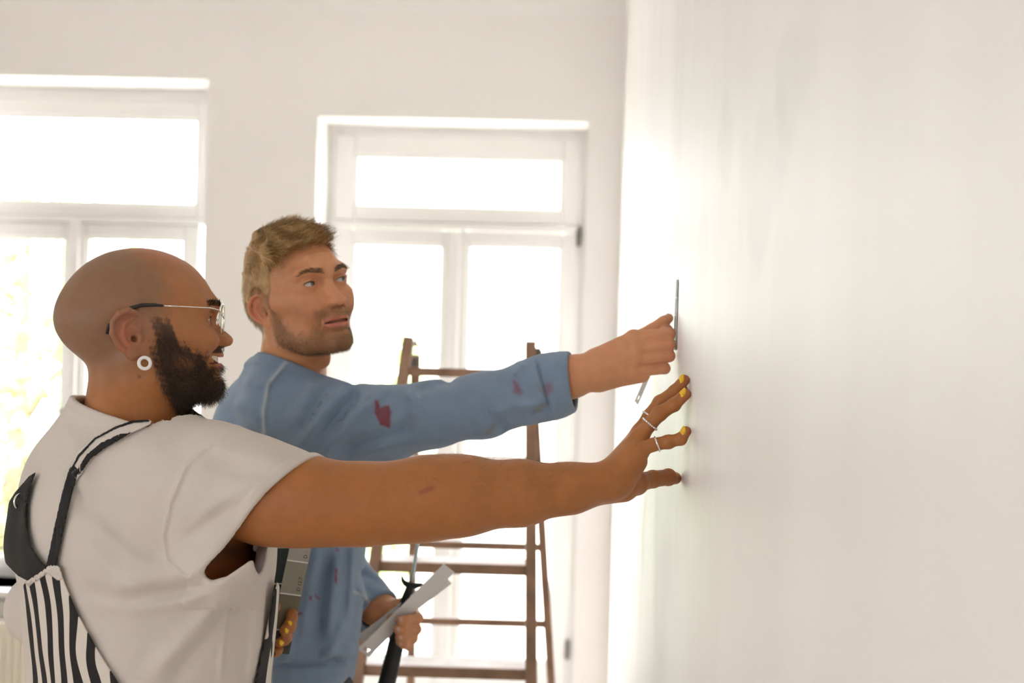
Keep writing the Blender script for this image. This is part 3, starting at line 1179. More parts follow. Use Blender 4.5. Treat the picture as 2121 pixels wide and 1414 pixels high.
def nail(parent, tip, base, up, w, m=None, name='nail'):
    """nail plate on the back of a fingertip; tip, base: axis points, up: dorsal direction"""
    tip, base, up = (np.asarray(q, float) for q in (tip, base, up))
    a = tip - base
    a /= np.linalg.norm(a)
    u = up - a * (up @ a)
    u /= np.linalg.norm(u)
    s = np.cross(a, u)
    v, f = [], []
    nu, nv = 9, 7
    for layer in (0, 1):
        for i in range(nu):
            t = i / (nu - 1)
            for j in range(nv):
                q = (j / (nv - 1) - .5) * 2
                wid = w * .78 * (1 - .35 * max(0, abs(t - .5) * 2) ** 4)
                x = -w * .75 + t * w * 1.75 - w * .25 * q * q * (1 if t > .5 else -.6)
                h = min(w, .0092) * (1.0 - .42 * q * q) * (.88 if w > .0082 else 1.0) + .0006 * (1 - layer) - w * .10 * (1 - t) ** 2
                v.append(tip + a * (x - w * .45) + s * (q * wid) + u * (h * .98 - (0 if layer == 0 else .0016)))
    n = nu * nv
    for i in range(nu - 1):
        for j in range(nv - 1):
            k = i * nv + j
            f.append((k, k + 1, k + nv + 1, k + nv))
            f.append((n + k, n + k + nv, n + k + nv + 1, n + k + 1))
    rim = [j for j in range(nv)] + [i * nv + nv - 1 for i in range(1, nu)] + [(nu - 1) * nv + j for j in range(nv - 2, -1, -1)] + [i * nv for i in range(nu - 2, 0, -1)]
    for a_, b_ in zip(rim, rim[1:] + rim[:1]):
        f.append((a_, n + a_, n + b_, b_))
    return MB().add(v, f).build(name, m or M_NAIL, parent, smooth=True)


def ring(parent, name, c, axis, R_, r, m, beads=0):
    c, axis = np.asarray(c, float), np.asarray(axis, float)
    axis = axis / np.linalg.norm(axis)
    u = np.cross(axis, [0.3, .5, .8])
    u /= np.linalg.norm(u)
    w = np.cross(axis, u)
    pts = [c + R_ * (u * math.cos(t) + w * math.sin(t)) for t in np.linspace(0, 2 * math.pi, 40, endpoint=False)]
    mb = MB().tube(pts, r, 8, closed=True)
    o = mb.build(name, m, parent, smooth=True)
    return o, u, w


# ------------------------------------------------------------------ the bald man in front
DA = 2.06
A_O = P(277.5, 698, DA)
_t = math.radians(19.5)
A_x = RGT * math.cos(_t) + FWD * math.sin(_t)
A_y = FWD * math.cos(_t) - RGT * math.sin(_t)
A_R = np.stack([A_x, A_y, UPV], 1)
man_a = empty('person', (P(300, 1100, 2.13)[0], P(300, 1100, 2.13)[1], 0),
              'bald bearded person with glasses in white t-shirt and striped dungarees reaching to the wall', 'person')


def head_a(S):
    L = lambda fn: local(fn, A_O, A_R)
    x0 = .0065
    S.add(L(ell((x0, 0, .040), (.1085, .079, .0893))), .028)
    S.add(L(ell((-.052, 0, .024), (.055, .062, .046))), .03)                 # occiput
    S.add(L(ell((.055, 0, -.022), (.057, .056, .066))), .03)                 # face mass
    prof = [(.099, .068), (.1095, .060), (.1140, .054), (.1160, .048), (.1150, .040), (.1122, .0305), (.1145, .0235), (.1215, .0165), (.1295, .0095),
            (.1365, .0035), (.1408, -.0020), (.1405, -.0080), (.1365, -.0125), (.1300, -.0142), (.1250, -.0165), (.1248, -.0215), (.1272, -.0255),
            (.1250, -.0300), (.1190, -.0325), (.1190, -.0368), (.1235, -.0388), (.1262, -.0425), (.1240, -.0475), (.1200, -.0535), (.1212, -.0610),
            (.1225, -.0690), (.1175, -.0785), (.1060, -.0840)]
    S.add(L(profile_slab(prof, [(.085, -.082), (.06, -.05), (.05, .02), (.06, .08)],
                         [.09, .05, .03, .02, .008, -.004, -.012, -.016, -.03, -.045, -.055, -.07, -.085],
                         [.03, .020, .0085, .0075, .0095, .0130, .0120, .013, .020, .018, .016, .018, .014], .006)), .012)
    for s in (-1, 1):
        S.add(L(rc((.092, s * .044, .043), (.107, s * .014, .044), .010, .0095)), .016)        # brow
        S.add(L(rc((.030, s * .068, .010), (.088, s * .047, .004), .012, .014)), .022)         # cheekbone
        S.add(L(ell((.096, s * .038, -.0045), (.021, .021, .017))), .014)                      # smiling cheek
        S.add(L(chain([(.002, s * .060, -.020), (.018, s * .056, -.056), (.060, s * .043, -.070), (.104, s * .016, -.073)], [.013, .014, .014, .013], .01)), .022)
        S.add(L(ell((.1255, s * .0125, -.0055), (.0125, .0085, .0085))), .006)                 # nostril wing
        S.sub(L(ell((.128, s * .0075, -.0135), (.0065, .0038, .0045))), .002)
        add_eye(S, L, (.0925, .0325, .0265), s, .0008)
    # smile: lips then the gap for the teeth
    for pts, rr in (([(.1015, -.031, -.0262), (.116, -.017, -.0268), (.1215, 0, -.0265), (.116, .017, -.0268), (.1015, .031, -.0262)], [.003, .0046, .0046, .0046, .003]),
                    ([(.1015, -.031, -.0285), (.1145, -.018, -.0390), (.1205, 0, -.0418), (.1145, .018, -.0390), (.1015, .031, -.0285)], [.003, .0048, .0055, .0048, .003])):
        S.add(L(chain(pts, rr, .004)), .005)
    S.sub(L(chain([(.104, -.0305, -.0270), (.118, -.018, -.0325), (.1245, 0, -.0345), (.118, .018, -.0325), (.104, .0305, -.0270)], [.0016, .0048, .0056, .0048, .0016], .003)), .002)
    # smile crease beside the mouth
    for s in (-1, 1):
        S.sub(L(chain([(.124, s * .0215, -.008), (.116, s * .033, -.020), (.108, s * .0385, -.034)], [.0016, .0022, .0016], .003)), .005)
    add_ear(S, A_O, A_R, -1, -.004, .0745, 0, 1.0)
    add_ear(S, A_O, A_R, 1, -.004, .0745, 0, 1.0)


def neck_a(S):
    L = lambda fn: local(fn, A_O, A_R)
    # neck
    S.add(L(chain([(.006, 0, -.020), (.004, 0, -.080), (-.008, 0, -.145)], [.058, .0605, .070], .02)), .03)
    S.add(L(chain([(-.040, -.03, -.02), (-.030, -.030, -.09), (-.050, -.05, -.15)], [.024, .026, .028], .02)), .02)
    S.add(L(chain([(-.040, .03, -.02), (-.030, .030, -.09), (-.050, .05, -.15)], [.024, .026, .028], .02)), .02)
    for s in (-1, 1):
        S.add(L(rc((-.012, s * .060, -.035), (.045, s * .022, -.135), .013, .012)), .018)      # neck muscle


# torso frame
TH_A = math.radians(42)
TA_x = RGT0 * math.cos(TH_A) + np.array([FWD[0], FWD[1], 0]) * math.sin(TH_A)
TA_y = np.cross(UP0, TA_x)
TA_R = np.stack([TA_x, TA_y, UP0], 1)
_c = P(303, 1100, 2.13)
TA_O = np.array([_c[0], _c[1], 0])
zA = lambda py: 1.6 - (py - 707) / 1383.0

BA = SDF()
BA.add(local(loft([.92, 1.0, zA(1414), zA(1250), zA(1100), zA(1000), zA(940), zA(890), zA(860)], [.12, .125, .135, .150, .160, .150, .120, .085, .06],
                  [.165, .165, .165, .172, .182, .17, .14, .095, .06], cx=[0, 0, 0, 0, .005, 0, -.01, -.02, -.02]), TA_O, TA_R), .05)
A_arm = [((455, 1010), 1.985, .066), ((560, 1030), 1.965, .0605), ((640, 1038), 1.96, .0560), ((760, 1041), 1.965, .0500), ((860, 1033), 1.975, .0485),
         ((900, 1029), 1.977, .0490), ((965, 1026), 1.98, .0490), ((1080, 1021), 1.99, .0405), ((1180, 1011), 2.0, .0300), ((1248, 1000), 2.008, .0240)]
BA.add(chain([P(*q, d) for q, d, r in A_arm], [r for q, d, r in A_arm], .03), .045)
A_larm = [(P(185, 985, 2.30), .058), (P(210, 1120, 2.36), .050), (P(262, 1240, 2.40), .046), (P(390, 1270, 2.38), .042), (P(490, 1292, 2.345), .030)]
BA.add(chain([q for q, r in A_larm], [r for q, r in A_larm], .03), .03)
neck_a(BA)
head_a(BA)
BA.add(ell(P(893, 1085, 1.985), (.020, .02, .0165)), .02)                     # elbow point
BA.add(rc(P(700, 1060, 1.955), P(840, 1062, 1.965), .036, .032), .03)
BA.add(rc(P(1190, 1003, 1.985), P(1262, 985, 2.0), .016, .018), .02)         # outer wrist bone
BA.add(rc(P(1190, 1020, 2.02), P(1290, 1010, 2.045), .022, .020), .02)


def on_wall(py, d, r):
    """point at depth d and row py whose ball of radius r touches the right wall"""
    lo, hi = 1000., 1700.
    for _ in range(50):
        m = (lo + hi) / 2
        if P(m, py, d)[0] < WALL_X - r: lo = m
        else: hi = m
    return P(lo, py, d)


# right hand on the wall, seen from the little-finger side
HA = {}
HA['pinky'] = ([P(1322, 934, 2.000), P(1352, 921, 1.998), P(1384, 915, 1.996), P(1410, 909, 1.994), on_wall(893, 1.992, .0072)], [.0098, .0094, .0092, .0082, .0072])
HA['ring'] = ([P(1325, 905, 2.020), P(1346, 878, 2.019), P(1366, 856, 2.018), P(1396, 838, 2.016), on_wall(816, 2.014, .0078)], [.0112, .0103, .0104, .0092, .0078])
HA['middle'] = ([P(1326, 895, 2.044), P(1346, 862, 2.045), P(1368, 834, 2.046), P(1398, 811, 2.046), on_wall(787, 2.045, .008)], [.0115, .0106, .0106, .0094, .008])
HA['index'] = ([P(1322, 905, 2.066), P(1342, 873, 2.070), P(1362, 846, 2.074), P(1386, 826, 2.078), on_wall(806, 2.080, .008)], [.0115, .0106, .0104, .0092, .008])
HA['thumb'] = ([P(1290, 1006, 2.045), P(1318, 1000, 2.075), P(1352, 992, 2.105), P(1384, 988, 2.130), on_wall(990, 2.150, .0092)], [.0150, .0145, .0125, .0120, .0092])
wr = P(1252, 998, 2.012)
for f_, rr in (('pinky', .0150), ('ring', .0150), ('middle', .0145), ('index', .0140)):
    BA.add(rc(wr + (P(1262, 990, 2.03) - wr) * {'pinky': -.4, 'ring': .2, 'middle': .8, 'index': 1.3}[f_], HA[f_][0][0], .0185, rr * .86), .014)
BA.add(rc(P(1272, 1004, 2.008), P(1312, 952, 2.004), .0200, .0150), .014)       # heel on the little-finger side
BA.add(rc(P(1290, 1000, 2.014), P(1322, 958, 2.012), .0170, .0120), .010)
BA.add(rc(P(1268, 1004, 2.03), P(1318, 1000, 2.07), .0180, .0170), .014)       # ball of the thumb
BA.add(rc(P(1300, 985, 2.045), P(1335, 930, 2.05), .014, .010), .012)
for f_, (pts, rad) in HA.items():
    BA.add(chain(pts, rad, .003), .006 if f_ != 'thumb' else .010)
    for i_ in (2, 3):                                                             # knuckles
        BA.add(ell(pts[i_], [rad[i_] * 1.06] * 3), .003)

# left arm, bent behind the chest, hand holding colour strips
LH = {}
BA.add(rc(P(490, 1292, 2.345), P(545, 1292, 2.31), .026, .026), .02)
LH['index'] = ([P(548, 1275, 2.33), P(582, 1262, 2.325), P(604, 1266, 2.300), P(605, 1280, 2.275), P(598, 1292, 2.268)], [.0105, .010, .0098, .0088, .0075])
LH['middle'] = ([P(546, 1290, 2.325), P(580, 1284, 2.322), P(602, 1292, 2.296), P(600, 1300, 2.272), P(588, 1305, 2.262)], [.0108, .0102, .010, .009, .0078])
LH['ring'] = ([P(544, 1306, 2.320), P(574, 1308, 2.318), P(594, 1318, 2.292), P(590, 1325, 2.270), P(578, 1331, 2.262)], [.0105, .010, .0098, .0088, .0076])
LH['pinky'] = ([P(540, 1322, 2.315), P(562, 1332, 2.312), P(576, 1344, 2.290), P(572, 1350, 2.272), P(562, 1353, 2.266)], [.0095, .009, .0086, .0078, .0068])
LH['thumb'] = ([P(528, 1286, 2.30), P(548, 1272, 2.272), P(560, 1264, 2.258), P(570, 1256, 2.252)], [.0125, .0118, .0108, .0088])
for f_ in ('index', 'middle', 'ring', 'pinky'):
    BA.add(rc(P(505, 1295, 2.335), LH[f_][0][0], .018, .0125), .012)
for f_, (pts, rad) in LH.items():
    BA.add(chain(pts, rad, .003), .006)

gxA = axis_coords((P(20, 700, 2.1)[0], P(115, 700, 2.06)[0], .004), (P(115, 700, 2.06)[0], P(500, 700, 2.06)[0], .0017),
                  (P(500, 700, 2.06)[0], P(1220, 900, 2.0)[0], .0035), (P(1220, 900, 2.0)[0], WALL_X - .0008, .0015))
gyA = axis_coords((1.80, 1.94, .0035), (1.94, 2.18, .0017), (2.18, 2.52, .003))
gzA = axis_coords((.93, 1.14, .004), (1.14, 1.355, .0027), (1.355, 1.765, .0017))
vA, qA = surface(BA, gxA, gyA, gzA)
nA = vert_normals(vA, qA)
lA = (vA - A_O) @ A_R
SK = np.array([.395, .148, .043])


def beard_mask_a(l):
    x, y, z = l[:, 0], np.abs(l[:, 1]), l[:, 2]
    # upper edge runs from the sideburn down across the cheek to the corner of the mouth
    wob = .0025 * np.sin(420 * x + 130 * z) + .002 * np.sin(700 * z + 90 * x) + .0015 * np.sin(1100 * x - 300 * z)
    top = np.interp(x, [.010, .0145, .041, .055, .078, .100, .112], [.026, .030, .026, -.0055, -.019, -.029, -.031]) + wob
    back = np.interp(z, [-.125, -.118, -.097, -.0725, -.043, -.0235, 0, .03], [.074, .066, .051, .035, .0225, .0185, .0225, .013]) + wob
    low = np.interp(x, [.03, .06, .075, .1], [-.095, -.112, -.118, -.10])
    m = sstep(-.007, .010, top - z) * sstep(-.006, .009, x - back) * sstep(-.006, .004, z - low)
    bare = np.exp(-((x - .066) / .014) ** 2 - ((z + .036) / .008) ** 2)
    m = m * (1 - .45 * bare)
    # moustache
    mo = sstep(.098, .104, x) * (z < -.0135) * (z > -.0232) * (y < .034)
    lip = np.exp(-(((z + .034) / .011) ** 4)) * (x > .099) * (y < .036)
    soul = np.exp(-((x - .122) / .012) ** 2 - ((z + .054) / .009) ** 2 - (y / .03) ** 2)
    m = m * (1 - lip) * (1 - .93 * soul)
    return np.maximum(m, mo)


def colors_a():
    c = np.tile(SK, (len(vA), 1))
    x, y, z = lA.T
    head = (z > -.16) & (x > -.14) & (x < .16) & (np.abs(y) < .13)
    c = lerp_col(c, (.42, .178, .078), .65 * sstep(-.10, -.02, z) * head)
    wob = .012 * np.sin(90 * y + 40 * z) + .006 * np.sin(170 * z + 60 * x)
    scalp = sstep(-.012, .040, .047 - x + .25 * (z - .06) * (z < .11) + wob * .5 - 1.5 * np.maximum(z - .095, 0)) * sstep(-.06, .0, z + .02) * head
    c = lerp_col(c, (.235, .135, .080), .85 * scalp)
    red = (gauss(lA, (.136, 0, -.006), (.014, .016, .012)) * .5 + gauss(lA, (.1, -.042, -.006), (.02, .02, .016)) * .25 + gauss(lA, (.04, 0, .12), (.05, .06, .03)) * .45) * head
    c = lerp_col(c, (.42, .145, .085), np.clip(red, 0, 1))
    ear = gauss(lA, (-.02, -.088, .005), (.028, .014, .04)) + gauss(lA, (-.02, .088, .005), (.028, .014, .04))
    c = lerp_col(c, (.52, .17, .10), .75 * np.clip(ear, 0, 1) * head)
    lips = np.exp(-(((z + .0265) / .0045) ** 2)) * (x > .1185) * (np.abs(y) < .02) + np.exp(-(((z + .0418) / .0055) ** 2)) * (x > .115) * (np.abs(y) < .024)
    c = lerp_col(c, (.45, .16, .13), .8 * np.clip(lips, 0, 1) * head)
    inside = ((z < -.0285) & (z > -.039) & (x < .118) & (x > .095) & (np.abs(y) < .027)) * head * 1.0
    c = lerp_col(c, (.10, .03, .025), inside)
    b = beard_mask_a(lA) * head
    c = lerp_col(c, (.055, .032, .022), .85 * b ** 1.5)
    mole = gauss(lA, (.0015, -.064, -.0555), (.0022, .02, .0022)) * head
    c = lerp_col(c, (.09, .04, .025), np.clip(mole * 1.2, 0, 1))
    # arm: small scar by the elbow, redder upper arm, fingertips
    px, py, dep = to_px(vA)
    near = dep < 2.2
    scar, _ = poly_dist(px, py, [(872, 1020), (884, 1014), (896, 1010)])
    c = lerp_col(c, (.30, .085, .045), np.exp(-(scar / 5.0) ** 2) * near * .9)
    red = np.exp(-((px - 575) / 110) ** 2 - ((py - 1060) / 45) ** 2) * near * .35
    c = lerp_col(c, (.37, .13, .06), red)
    tips = sum(gauss(vA, HA[f_][0][-1], (.012, .012, .012)) for f_ in ('thumb', 'pinky', 'ring', 'middle')) + .8 * gauss(vA, HA['thumb'][0][3], (.02, .02, .02))
    c = lerp_col(c, (.40, .125, .065), .6 * np.clip(tips, 0, 1))
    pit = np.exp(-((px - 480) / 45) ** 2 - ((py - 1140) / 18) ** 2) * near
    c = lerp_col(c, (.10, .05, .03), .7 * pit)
    return c


body_a = sdf_object('body', (vA, qA), M_SKIN, man_a, colors_a())

# nails (yellow polish)
for f_ in ('pinky', 'ring', 'middle', 'index'):
    pts, rad = HA[f_]
    nail(body_a, pts[-1], pts[-2], -RGT0 + .15 * UP0 - .25 * FWD, rad[-1] * 1.22, M_YELLOW)
pts, rad = HA['thumb']
nail(body_a, pts[-1], pts[-2], -UP0 * .3 + FWD, rad[-1], M_YELLOW)
for f_ in ('index', 'middle', 'ring', 'pinky'):
    pts, rad = LH[f_]
    nail(body_a, pts[-1], pts[-2], -FWD + .35 * RGT0, rad[-1], M_YELLOW if f_ != 'pinky' else mat('black_nail_polish', (.01, .01, .01), .2))
pts, rad = LH['thumb']
nail(body_a, pts[-1], pts[-2], -FWD - .2 * RGT0 + .3 * UP0, rad[-1], M_YELLOW)

# rings
pts, rad = HA['pinky']
ring(man_a, 'finger_ring', pts[1] + (pts[2] - pts[1]) * .30, pts[2] - pts[1] + UP0 * .004, rad[1] * 1.07, .0016, M_SILVER)
pts, rad = HA['ring']
rg, u_, w_ = ring(man_a, 'finger_ring', pts[1], pts[2] - pts[0], rad[1] * 1.10, .0014, M_SILVER)
for t in np.linspace(0, 2 * math.pi, 22, endpoint=False):
    MB().ball(pts[1] + rad[1] * 1.16 * (u_ * math.cos(t) + w_ * math.sin(t)), .0019, nu=6, nv=5).build('bead', M_SILVER, rg, smooth=True)
pts, rad = HA['middle']
ring(man_a, 'finger_ring', pts[1], pts[2] - pts[0], rad[1] * 1.10, .0016, M_SILVER)

# eyes, teeth
for s in (-1, 1):
    eyeball(man_a, A_O, A_R, (.0925, .0325, .0265), s, (1, .0, -.05), M_IRIS_BROWN)
    lashes(man_a, A_O, A_R, (.0925, .0325, .0265), s, M_PUPIL, .0034)
la = lambda x, y, z: A_O + A_R @ np.array([x, y, z])
arc = [(.1045 + .0155 * math.cos(a * 1.35), .0255 * math.sin(a * 1.35) / math.sin(1.35 * 1.0)) for a in np.linspace(-1, 1, 13)]

for i in range(12):
    (xa, ya), (xb, yb) = arc[i], arc[i + 1]
    dx, dy = xb - xa, yb - ya
    ln = math.hypot(dx, dy)
    nx_, ny_ = dy / ln, -dx / ln
    g_ = .0004
    v = []
    for z_ in (-.0395, -.0268):
        for (xx, yy) in ((xa + dx * .04, ya + dy * .04), (xb - dx * .04, yb - dy * .04)):
            v += [la(xx, yy, z_), la(xx - nx_ * .003, yy - ny_ * .003, z_)]
    MB().add(v, [(0, 1, 3, 2), (4, 6, 7, 5), (0, 2, 6, 4), (1, 5, 7, 3), (0, 4, 5, 1), (2, 3, 7, 6)]).build('tooth', M_TEETH, body_a, bevel=.0008)

# beard and eyebrows
M_BEARD = mat('dark_beard_hair', (.052, .029, .018), .5, spec=.45)
rng = np.random.default_rng(5)
near_head = (lA[:, 2] > -.13) & (lA[:, 0] > .0) & (lA[:, 0] < .15) & (np.abs(lA[:, 1]) < .1) & (lA[:, 2] < .05)
idx = np.nonzero(near_head)[0]
w = beard_mask_a(lA[idx])
pick = idx[rng.uniform(size=len(idx)) < w * np.where(lA[idx, 1] < .02, .9, .3)]
pick = rng.choice(pick, min(15000, len(pick)), replace=False)
l = lA[pick]
thick = np.interp(l[:, 2], [-.12, -.09, -.06, -.03, .0, .03], [.016, .0165, .0125, .0085, .0055, .0035])
must = (l[:, 2] > -.03) & (l[:, 0] > .1)
thick = np.where(must, .0036, thick)
dirw = np.stack([.25 + 0 * l[:, 0], np.sign(l[:, 1]) * .1, -1 + 0 * l[:, 0]], 1)
dirw[must] = np.stack([.2 + 0 * l[must, 0], np.sign(l[must, 1]) * .7, -.5 + 0 * l[must, 0]], 1)
dirw = dirw @ A_R.T
rn = rng.normal(size=(len(pick), 3))
strands('beard', vA[pick] - nA[pick] * .001, nA[pick] * .8 + dirw * .45 + rn * .35, nA[pick] * .15 + dirw * 1.0 + rn * .4,
        thick * rng.uniform(.6, 1.15, len(pick)), .00026, M_BEARD, man_a, segs=4, curl=.16, seed=4)
# eyebrows
for s in (-1, 1):
    m = (lA[:, 0] > .08) & (lA[:, 1] * s > .008) & (lA[:, 1] * s < .052)
    zc = .049 - .0
    m &= np.abs(lA[:, 2] - (.0470 + .10 * (.03 - np.abs(lA[:, 1] * s - .03)))) < .0042
    ii = np.nonzero(m)[0]
    ii = rng.choice(ii, min(420, len(ii)), replace=False)
    dd = np.tile(A_R @ np.array([-.2, s * 1.0, .25]), (len(ii), 1))
    strands('eyebrow', vA[ii], nA[ii] * .5 + dd, dd + rng.normal(size=(len(ii), 3)) * .2, .0095, .00028, M_BEARD, man_a, segs=3, seed=6)

# fine hair on the forearm
px_, py_, dep_ = to_px(vA)
ii = np.nonzero((px_ > 830) & (px_ < 1190) & (py_ < 1010) & (dep_ < 2.05))[0]
ii = rng.choice(ii, min(900, len(ii)), replace=False)
dd = np.tile(RGT * .8 - UPV * .1, (len(ii), 1)) + rng.normal(size=(len(ii), 3)) * .4
strands('arm_hair', vA[ii], nA[ii] * .6 + dd, dd, rng.uniform(.006, .012, len(ii)), .00009, M_BEARD, man_a, segs=3, curl=.12, seed=21)

# ear hoop, septum ring
c_ = la(.0075, -.0845, -.0365)
pts = [c_ + .0078 * (A_R @ np.array([math.cos(t), .25 * math.sin(t), math.sin(t)])) for t in np.linspace(0, 2 * math.pi, 36, endpoint=False)]
MB().tube(pts, .0026, 10, closed=True).build('earring', mat('white_hoop', (.82, .80, .76), .2), body_a, smooth=True)
c_ = la(.1285, 0, -.0165)
pts = [c_ + .0040 * (A_R @ np.array([.25 * math.sin(t) - .0, math.sin(t), -math.cos(t)])) for t in np.linspace(-2.4, 2.4, 20)]
MB().tube(pts, .0009, 8).build('septum_ring', M_SILVER, body_a, smooth=True)

# glasses
M_LENS = glass_mat('lens_glass', (.96, .95, .93), .10)

def gpt(x, y, z): return la(x, y, z)

glasses = MB().tube([gpt(.126, -.010, .034), gpt(.129, 0, .0365), gpt(.126, .010, .034)], .0009, 8).build('glasses', M_SILVER, man_a, smooth=True)
for s in (-1, 1):
    pr = []
    for t in np.linspace(0, 2 * math.pi, 40, endpoint=False):
        yy = .033 + .0245 * math.copysign(abs(math.cos(t)) ** .8, math.cos(t))
        zz = .026 + .0215 * math.copysign(abs(math.sin(t)) ** .8, math.sin(t))
        pr.append(gpt(.1235 - .09 * max(0, yy - .01) ** 1.2 * .9 + .05 * (zz - .026), s * yy, zz))
    MB().tube(pr, .0009, 8, closed=True).build('rim', M_SILVER, glasses, smooth=True)
    cen = sum(pr) / len(pr)
    MB().add([cen + A_R[:, 0] * .0012] + [q for q in pr], [(0, 1 + i, 1 + (i + 1) % 40) for i in range(40)]).build('lens', M_LENS, glasses, smooth=True)
    hx_ = pr[0]
    MB().tube([hx_, gpt(.1135, s * .0635, .0385), gpt(.10, s * .0725, .0415), gpt(.07, s * .0790, .0425), gpt(.030, s * .0815, .0440)], .0009, 8).build('temple', M_SILVER, glasses, smooth=True)
    MB().tube([gpt(.033, s * .0815, .0440), gpt(.020, s * .0820, .0450), gpt(.004, s * .0820, .0445), gpt(-.012, s * .0815, .0400), gpt(-.030, s * .0800, .0300),
               gpt(-.040, s * .0780, .0160), gpt(-.0425, s * .0770, .0040)], [.0016, .0023, .0026, .0026, .0024, .0024, .0022], 10).build(
        'temple_tip', mat('black_temple_tip', (.012, .012, .013), .4), glasses, smooth=True)
    MB().ball(gpt(.1165, s * .0085, .020), (.002, .0015, .005), A_R).tube([gpt(.1165, s * .0085, .022), gpt(.121, s * .0095, .027)], .0006, 6).build('nose_pad', M_SILVER, glasses, smooth=True)


# ------------------------------------------------------------------ clothes of the bald man
M_TEE = mat('white_jersey', (.66, .60, .545), .85, var=.02, vscale=10, bump=.0006, bscale=900, sheen=.15)
SA = SDF()
_py = [1500, 1414, 1250, 1150, 1040, 970, 930, 890, 855]
_z = [zA(q) for q in _py]
_hx = [.165, .170, .182, .188, .178, .155, .132, .104, .075]
_hy = [.190, .190, .200, .208, .205, .196, .175, .130, .085]
_cx = [.01, .01, .006, .0, -.004, -.010, -.016, -.022, -.026]
SA.add(local(loft(_z, _hx, _hy, cx=_cx), TA_O, TA_R), .0)
SA.add(local(chain([(.002, 0, -.080), (-.004, 0, -.110), (-.014, 0, -.150)], [.0700, .0775, .092], .02), A_O, A_R), .05)
SA.add(chain([P(330, 975, 2.05), P(400, 988, 2.0), P(470, 1000, 1.98), P(560, 1022, 1.965), P(650, 1041, 1.96)], [.060, .0720, .0720, .0655, .0615], .03), .05)
SA.add(rc(P(430, 1050, 1.985), P(452, 1140, 1.972), .066, .060), .045)
SA.add(rc(P(520, 1060, 1.965), P(470, 1120, 1.972), .058, .060), .03)
SA.add(chain([P(215, 960, 2.20), P(185, 985, 2.30), P(192, 1120, 2.36)], [.075, .076, .070], .03), .045)
SA.add(ell(P(72, 1262, 2.2), (.045, .06, .055)), .03)

tee_folds = [
    ([(497, 882), (440, 915), (385, 965), (352, 1040), (337, 1110), (345, 1160), (378, 1192), (430, 1210), (470, 1212)], .0022, 5),
    ([(300, 905), (340, 960), (330, 1040)], .003, 30),
    ([(100, 1000), (160, 1110), (230, 1190), (330, 1215)], .004, 34),
    ([(170, 1020), (260, 1130), (350, 1165)], -.004, 26),
    ([(180, 1060), (270, 1150), (352, 1180)], .004, 20),
    ([(200, 1230), (300, 1205), (390, 1190), (470, 1150)], .0035, 20),
    ([(150, 1220), (260, 1245), (380, 1225), (450, 1200)], -.004, 18),
    ([(180, 1240), (280, 1258), (400, 1236), (520, 1180)], .004, 18),
    ([(300, 1414), (380, 1330), (450, 1260), (470, 1215)], .005, 22),
    ([(345, 1414), (420, 1330), (470, 1260)], -.004, 18),
    ([(455, 1414), (462, 1330), (470, 1250), (478, 1215)], .0022, 6),
    ([(520, 1414), (530, 1330), (535, 1240)], .004, 12),
    ([(545, 1340), (550, 1270), (560, 1180)], -.004, 10),
    ([(400, 1080), (450, 1045), (520, 1000), (590, 955)], .003, 22),
    ([(370, 1130), (430, 1080), (500, 1040)], -.003, 18),
    ([(430, 920), (520, 940), (600, 955)], .0025, 16),
    ([(420, 960), (510, 975), (590, 985)], -.0025, 16),
    ([(140, 890), (170, 960), (180, 1010)], .003, 16),
    ([(110, 930), (150, 985), (175, 1060)], -.003, 14),
]
SA.post.append(wrinkle(.0026, 24, 3))
SA.post.append(pixel_folds(tee_folds, 2.16, 2.0))
# necks and hems: planes
n_neck = RGT * .30 + UPV * .954
p_neck = P(260, 853, 2.06)
u_ = (np.array([640, 951.]) - np.array([408, 1194.]))
n_img = np.array([243., 232.]) / np.hypot(243, 232)           # right and down in the picture
_ray = P(500, 1070, 1.0) - CAM
_ray /= np.linalg.norm(_ray)
n_hem = (RGT * n_img[0] - UPV * n_img[1]) * .955 - _ray * .297
p_hem = P(524, 1073, 1.915)
n_lhem = -UP0 * .95 + RGT * .1


def finish_tee(d, p):
    hs = ((p - p_hem) @ n_hem).astype(np.float32)
    px, py, dep = to_px(p)
    right_sleeve = (px > 380) & (py > 900) & (py < 1260) & (dep < 2.085)
    hn = ((p - p_neck) @ n_neck).astype(np.float32)
    ln = ((p - A_O) @ A_R).astype(np.float32)
    nk = (np.sqrt((ln[:, 0] + .006) ** 2 + ln[:, 1] ** 2) < .098) & (ln[:, 2] < -.03) & (ln[:, 2] > -.2)
    # rib collar and rolled hem
    d = d - np.where(nk, .0022 * sstep(-.020, -.016, hn), 0)
    d = d - np.where(right_sleeve, .0038 * sstep(-.016, -.012, hs), 0)
    th = .0085
    s = np.abs(d + th / 2) - th / 2
    s = np.where(nk, smax(s, hn, .003), s)
    side = right_sleeve & (hs > -.05)
    # the plane only trims the sleeve: torso in front of it (below the armpit) stays
    tors = TOR(p.astype(np.float32)) - .05
    curve = np.interp(px, [380, 408, 440, 470, 510, 545, 575, 620], [1180, 1197, 1201, 1193, 1166, 1139, 1124, 1112])
    keep_t = smax(smax(((curve - py) / 1450.).astype(np.float32), ((px - 577) / 1450.).astype(np.float32), .01),
                  (tors - .05 + .080 * sstep(500, 572, px)).astype(np.float32), .01)
    s = np.where(side, smax(s, smin(hs, keep_t, .015), .003), s)
    hl = ((p - P(192, 1130, 2.36)) @ n_lhem).astype(np.float32)
    s = np.where((dep > 2.27) & (px < 330), smax(s, hl, .003), s)
    return np.maximum(s, 1.03 - p[:, 2])


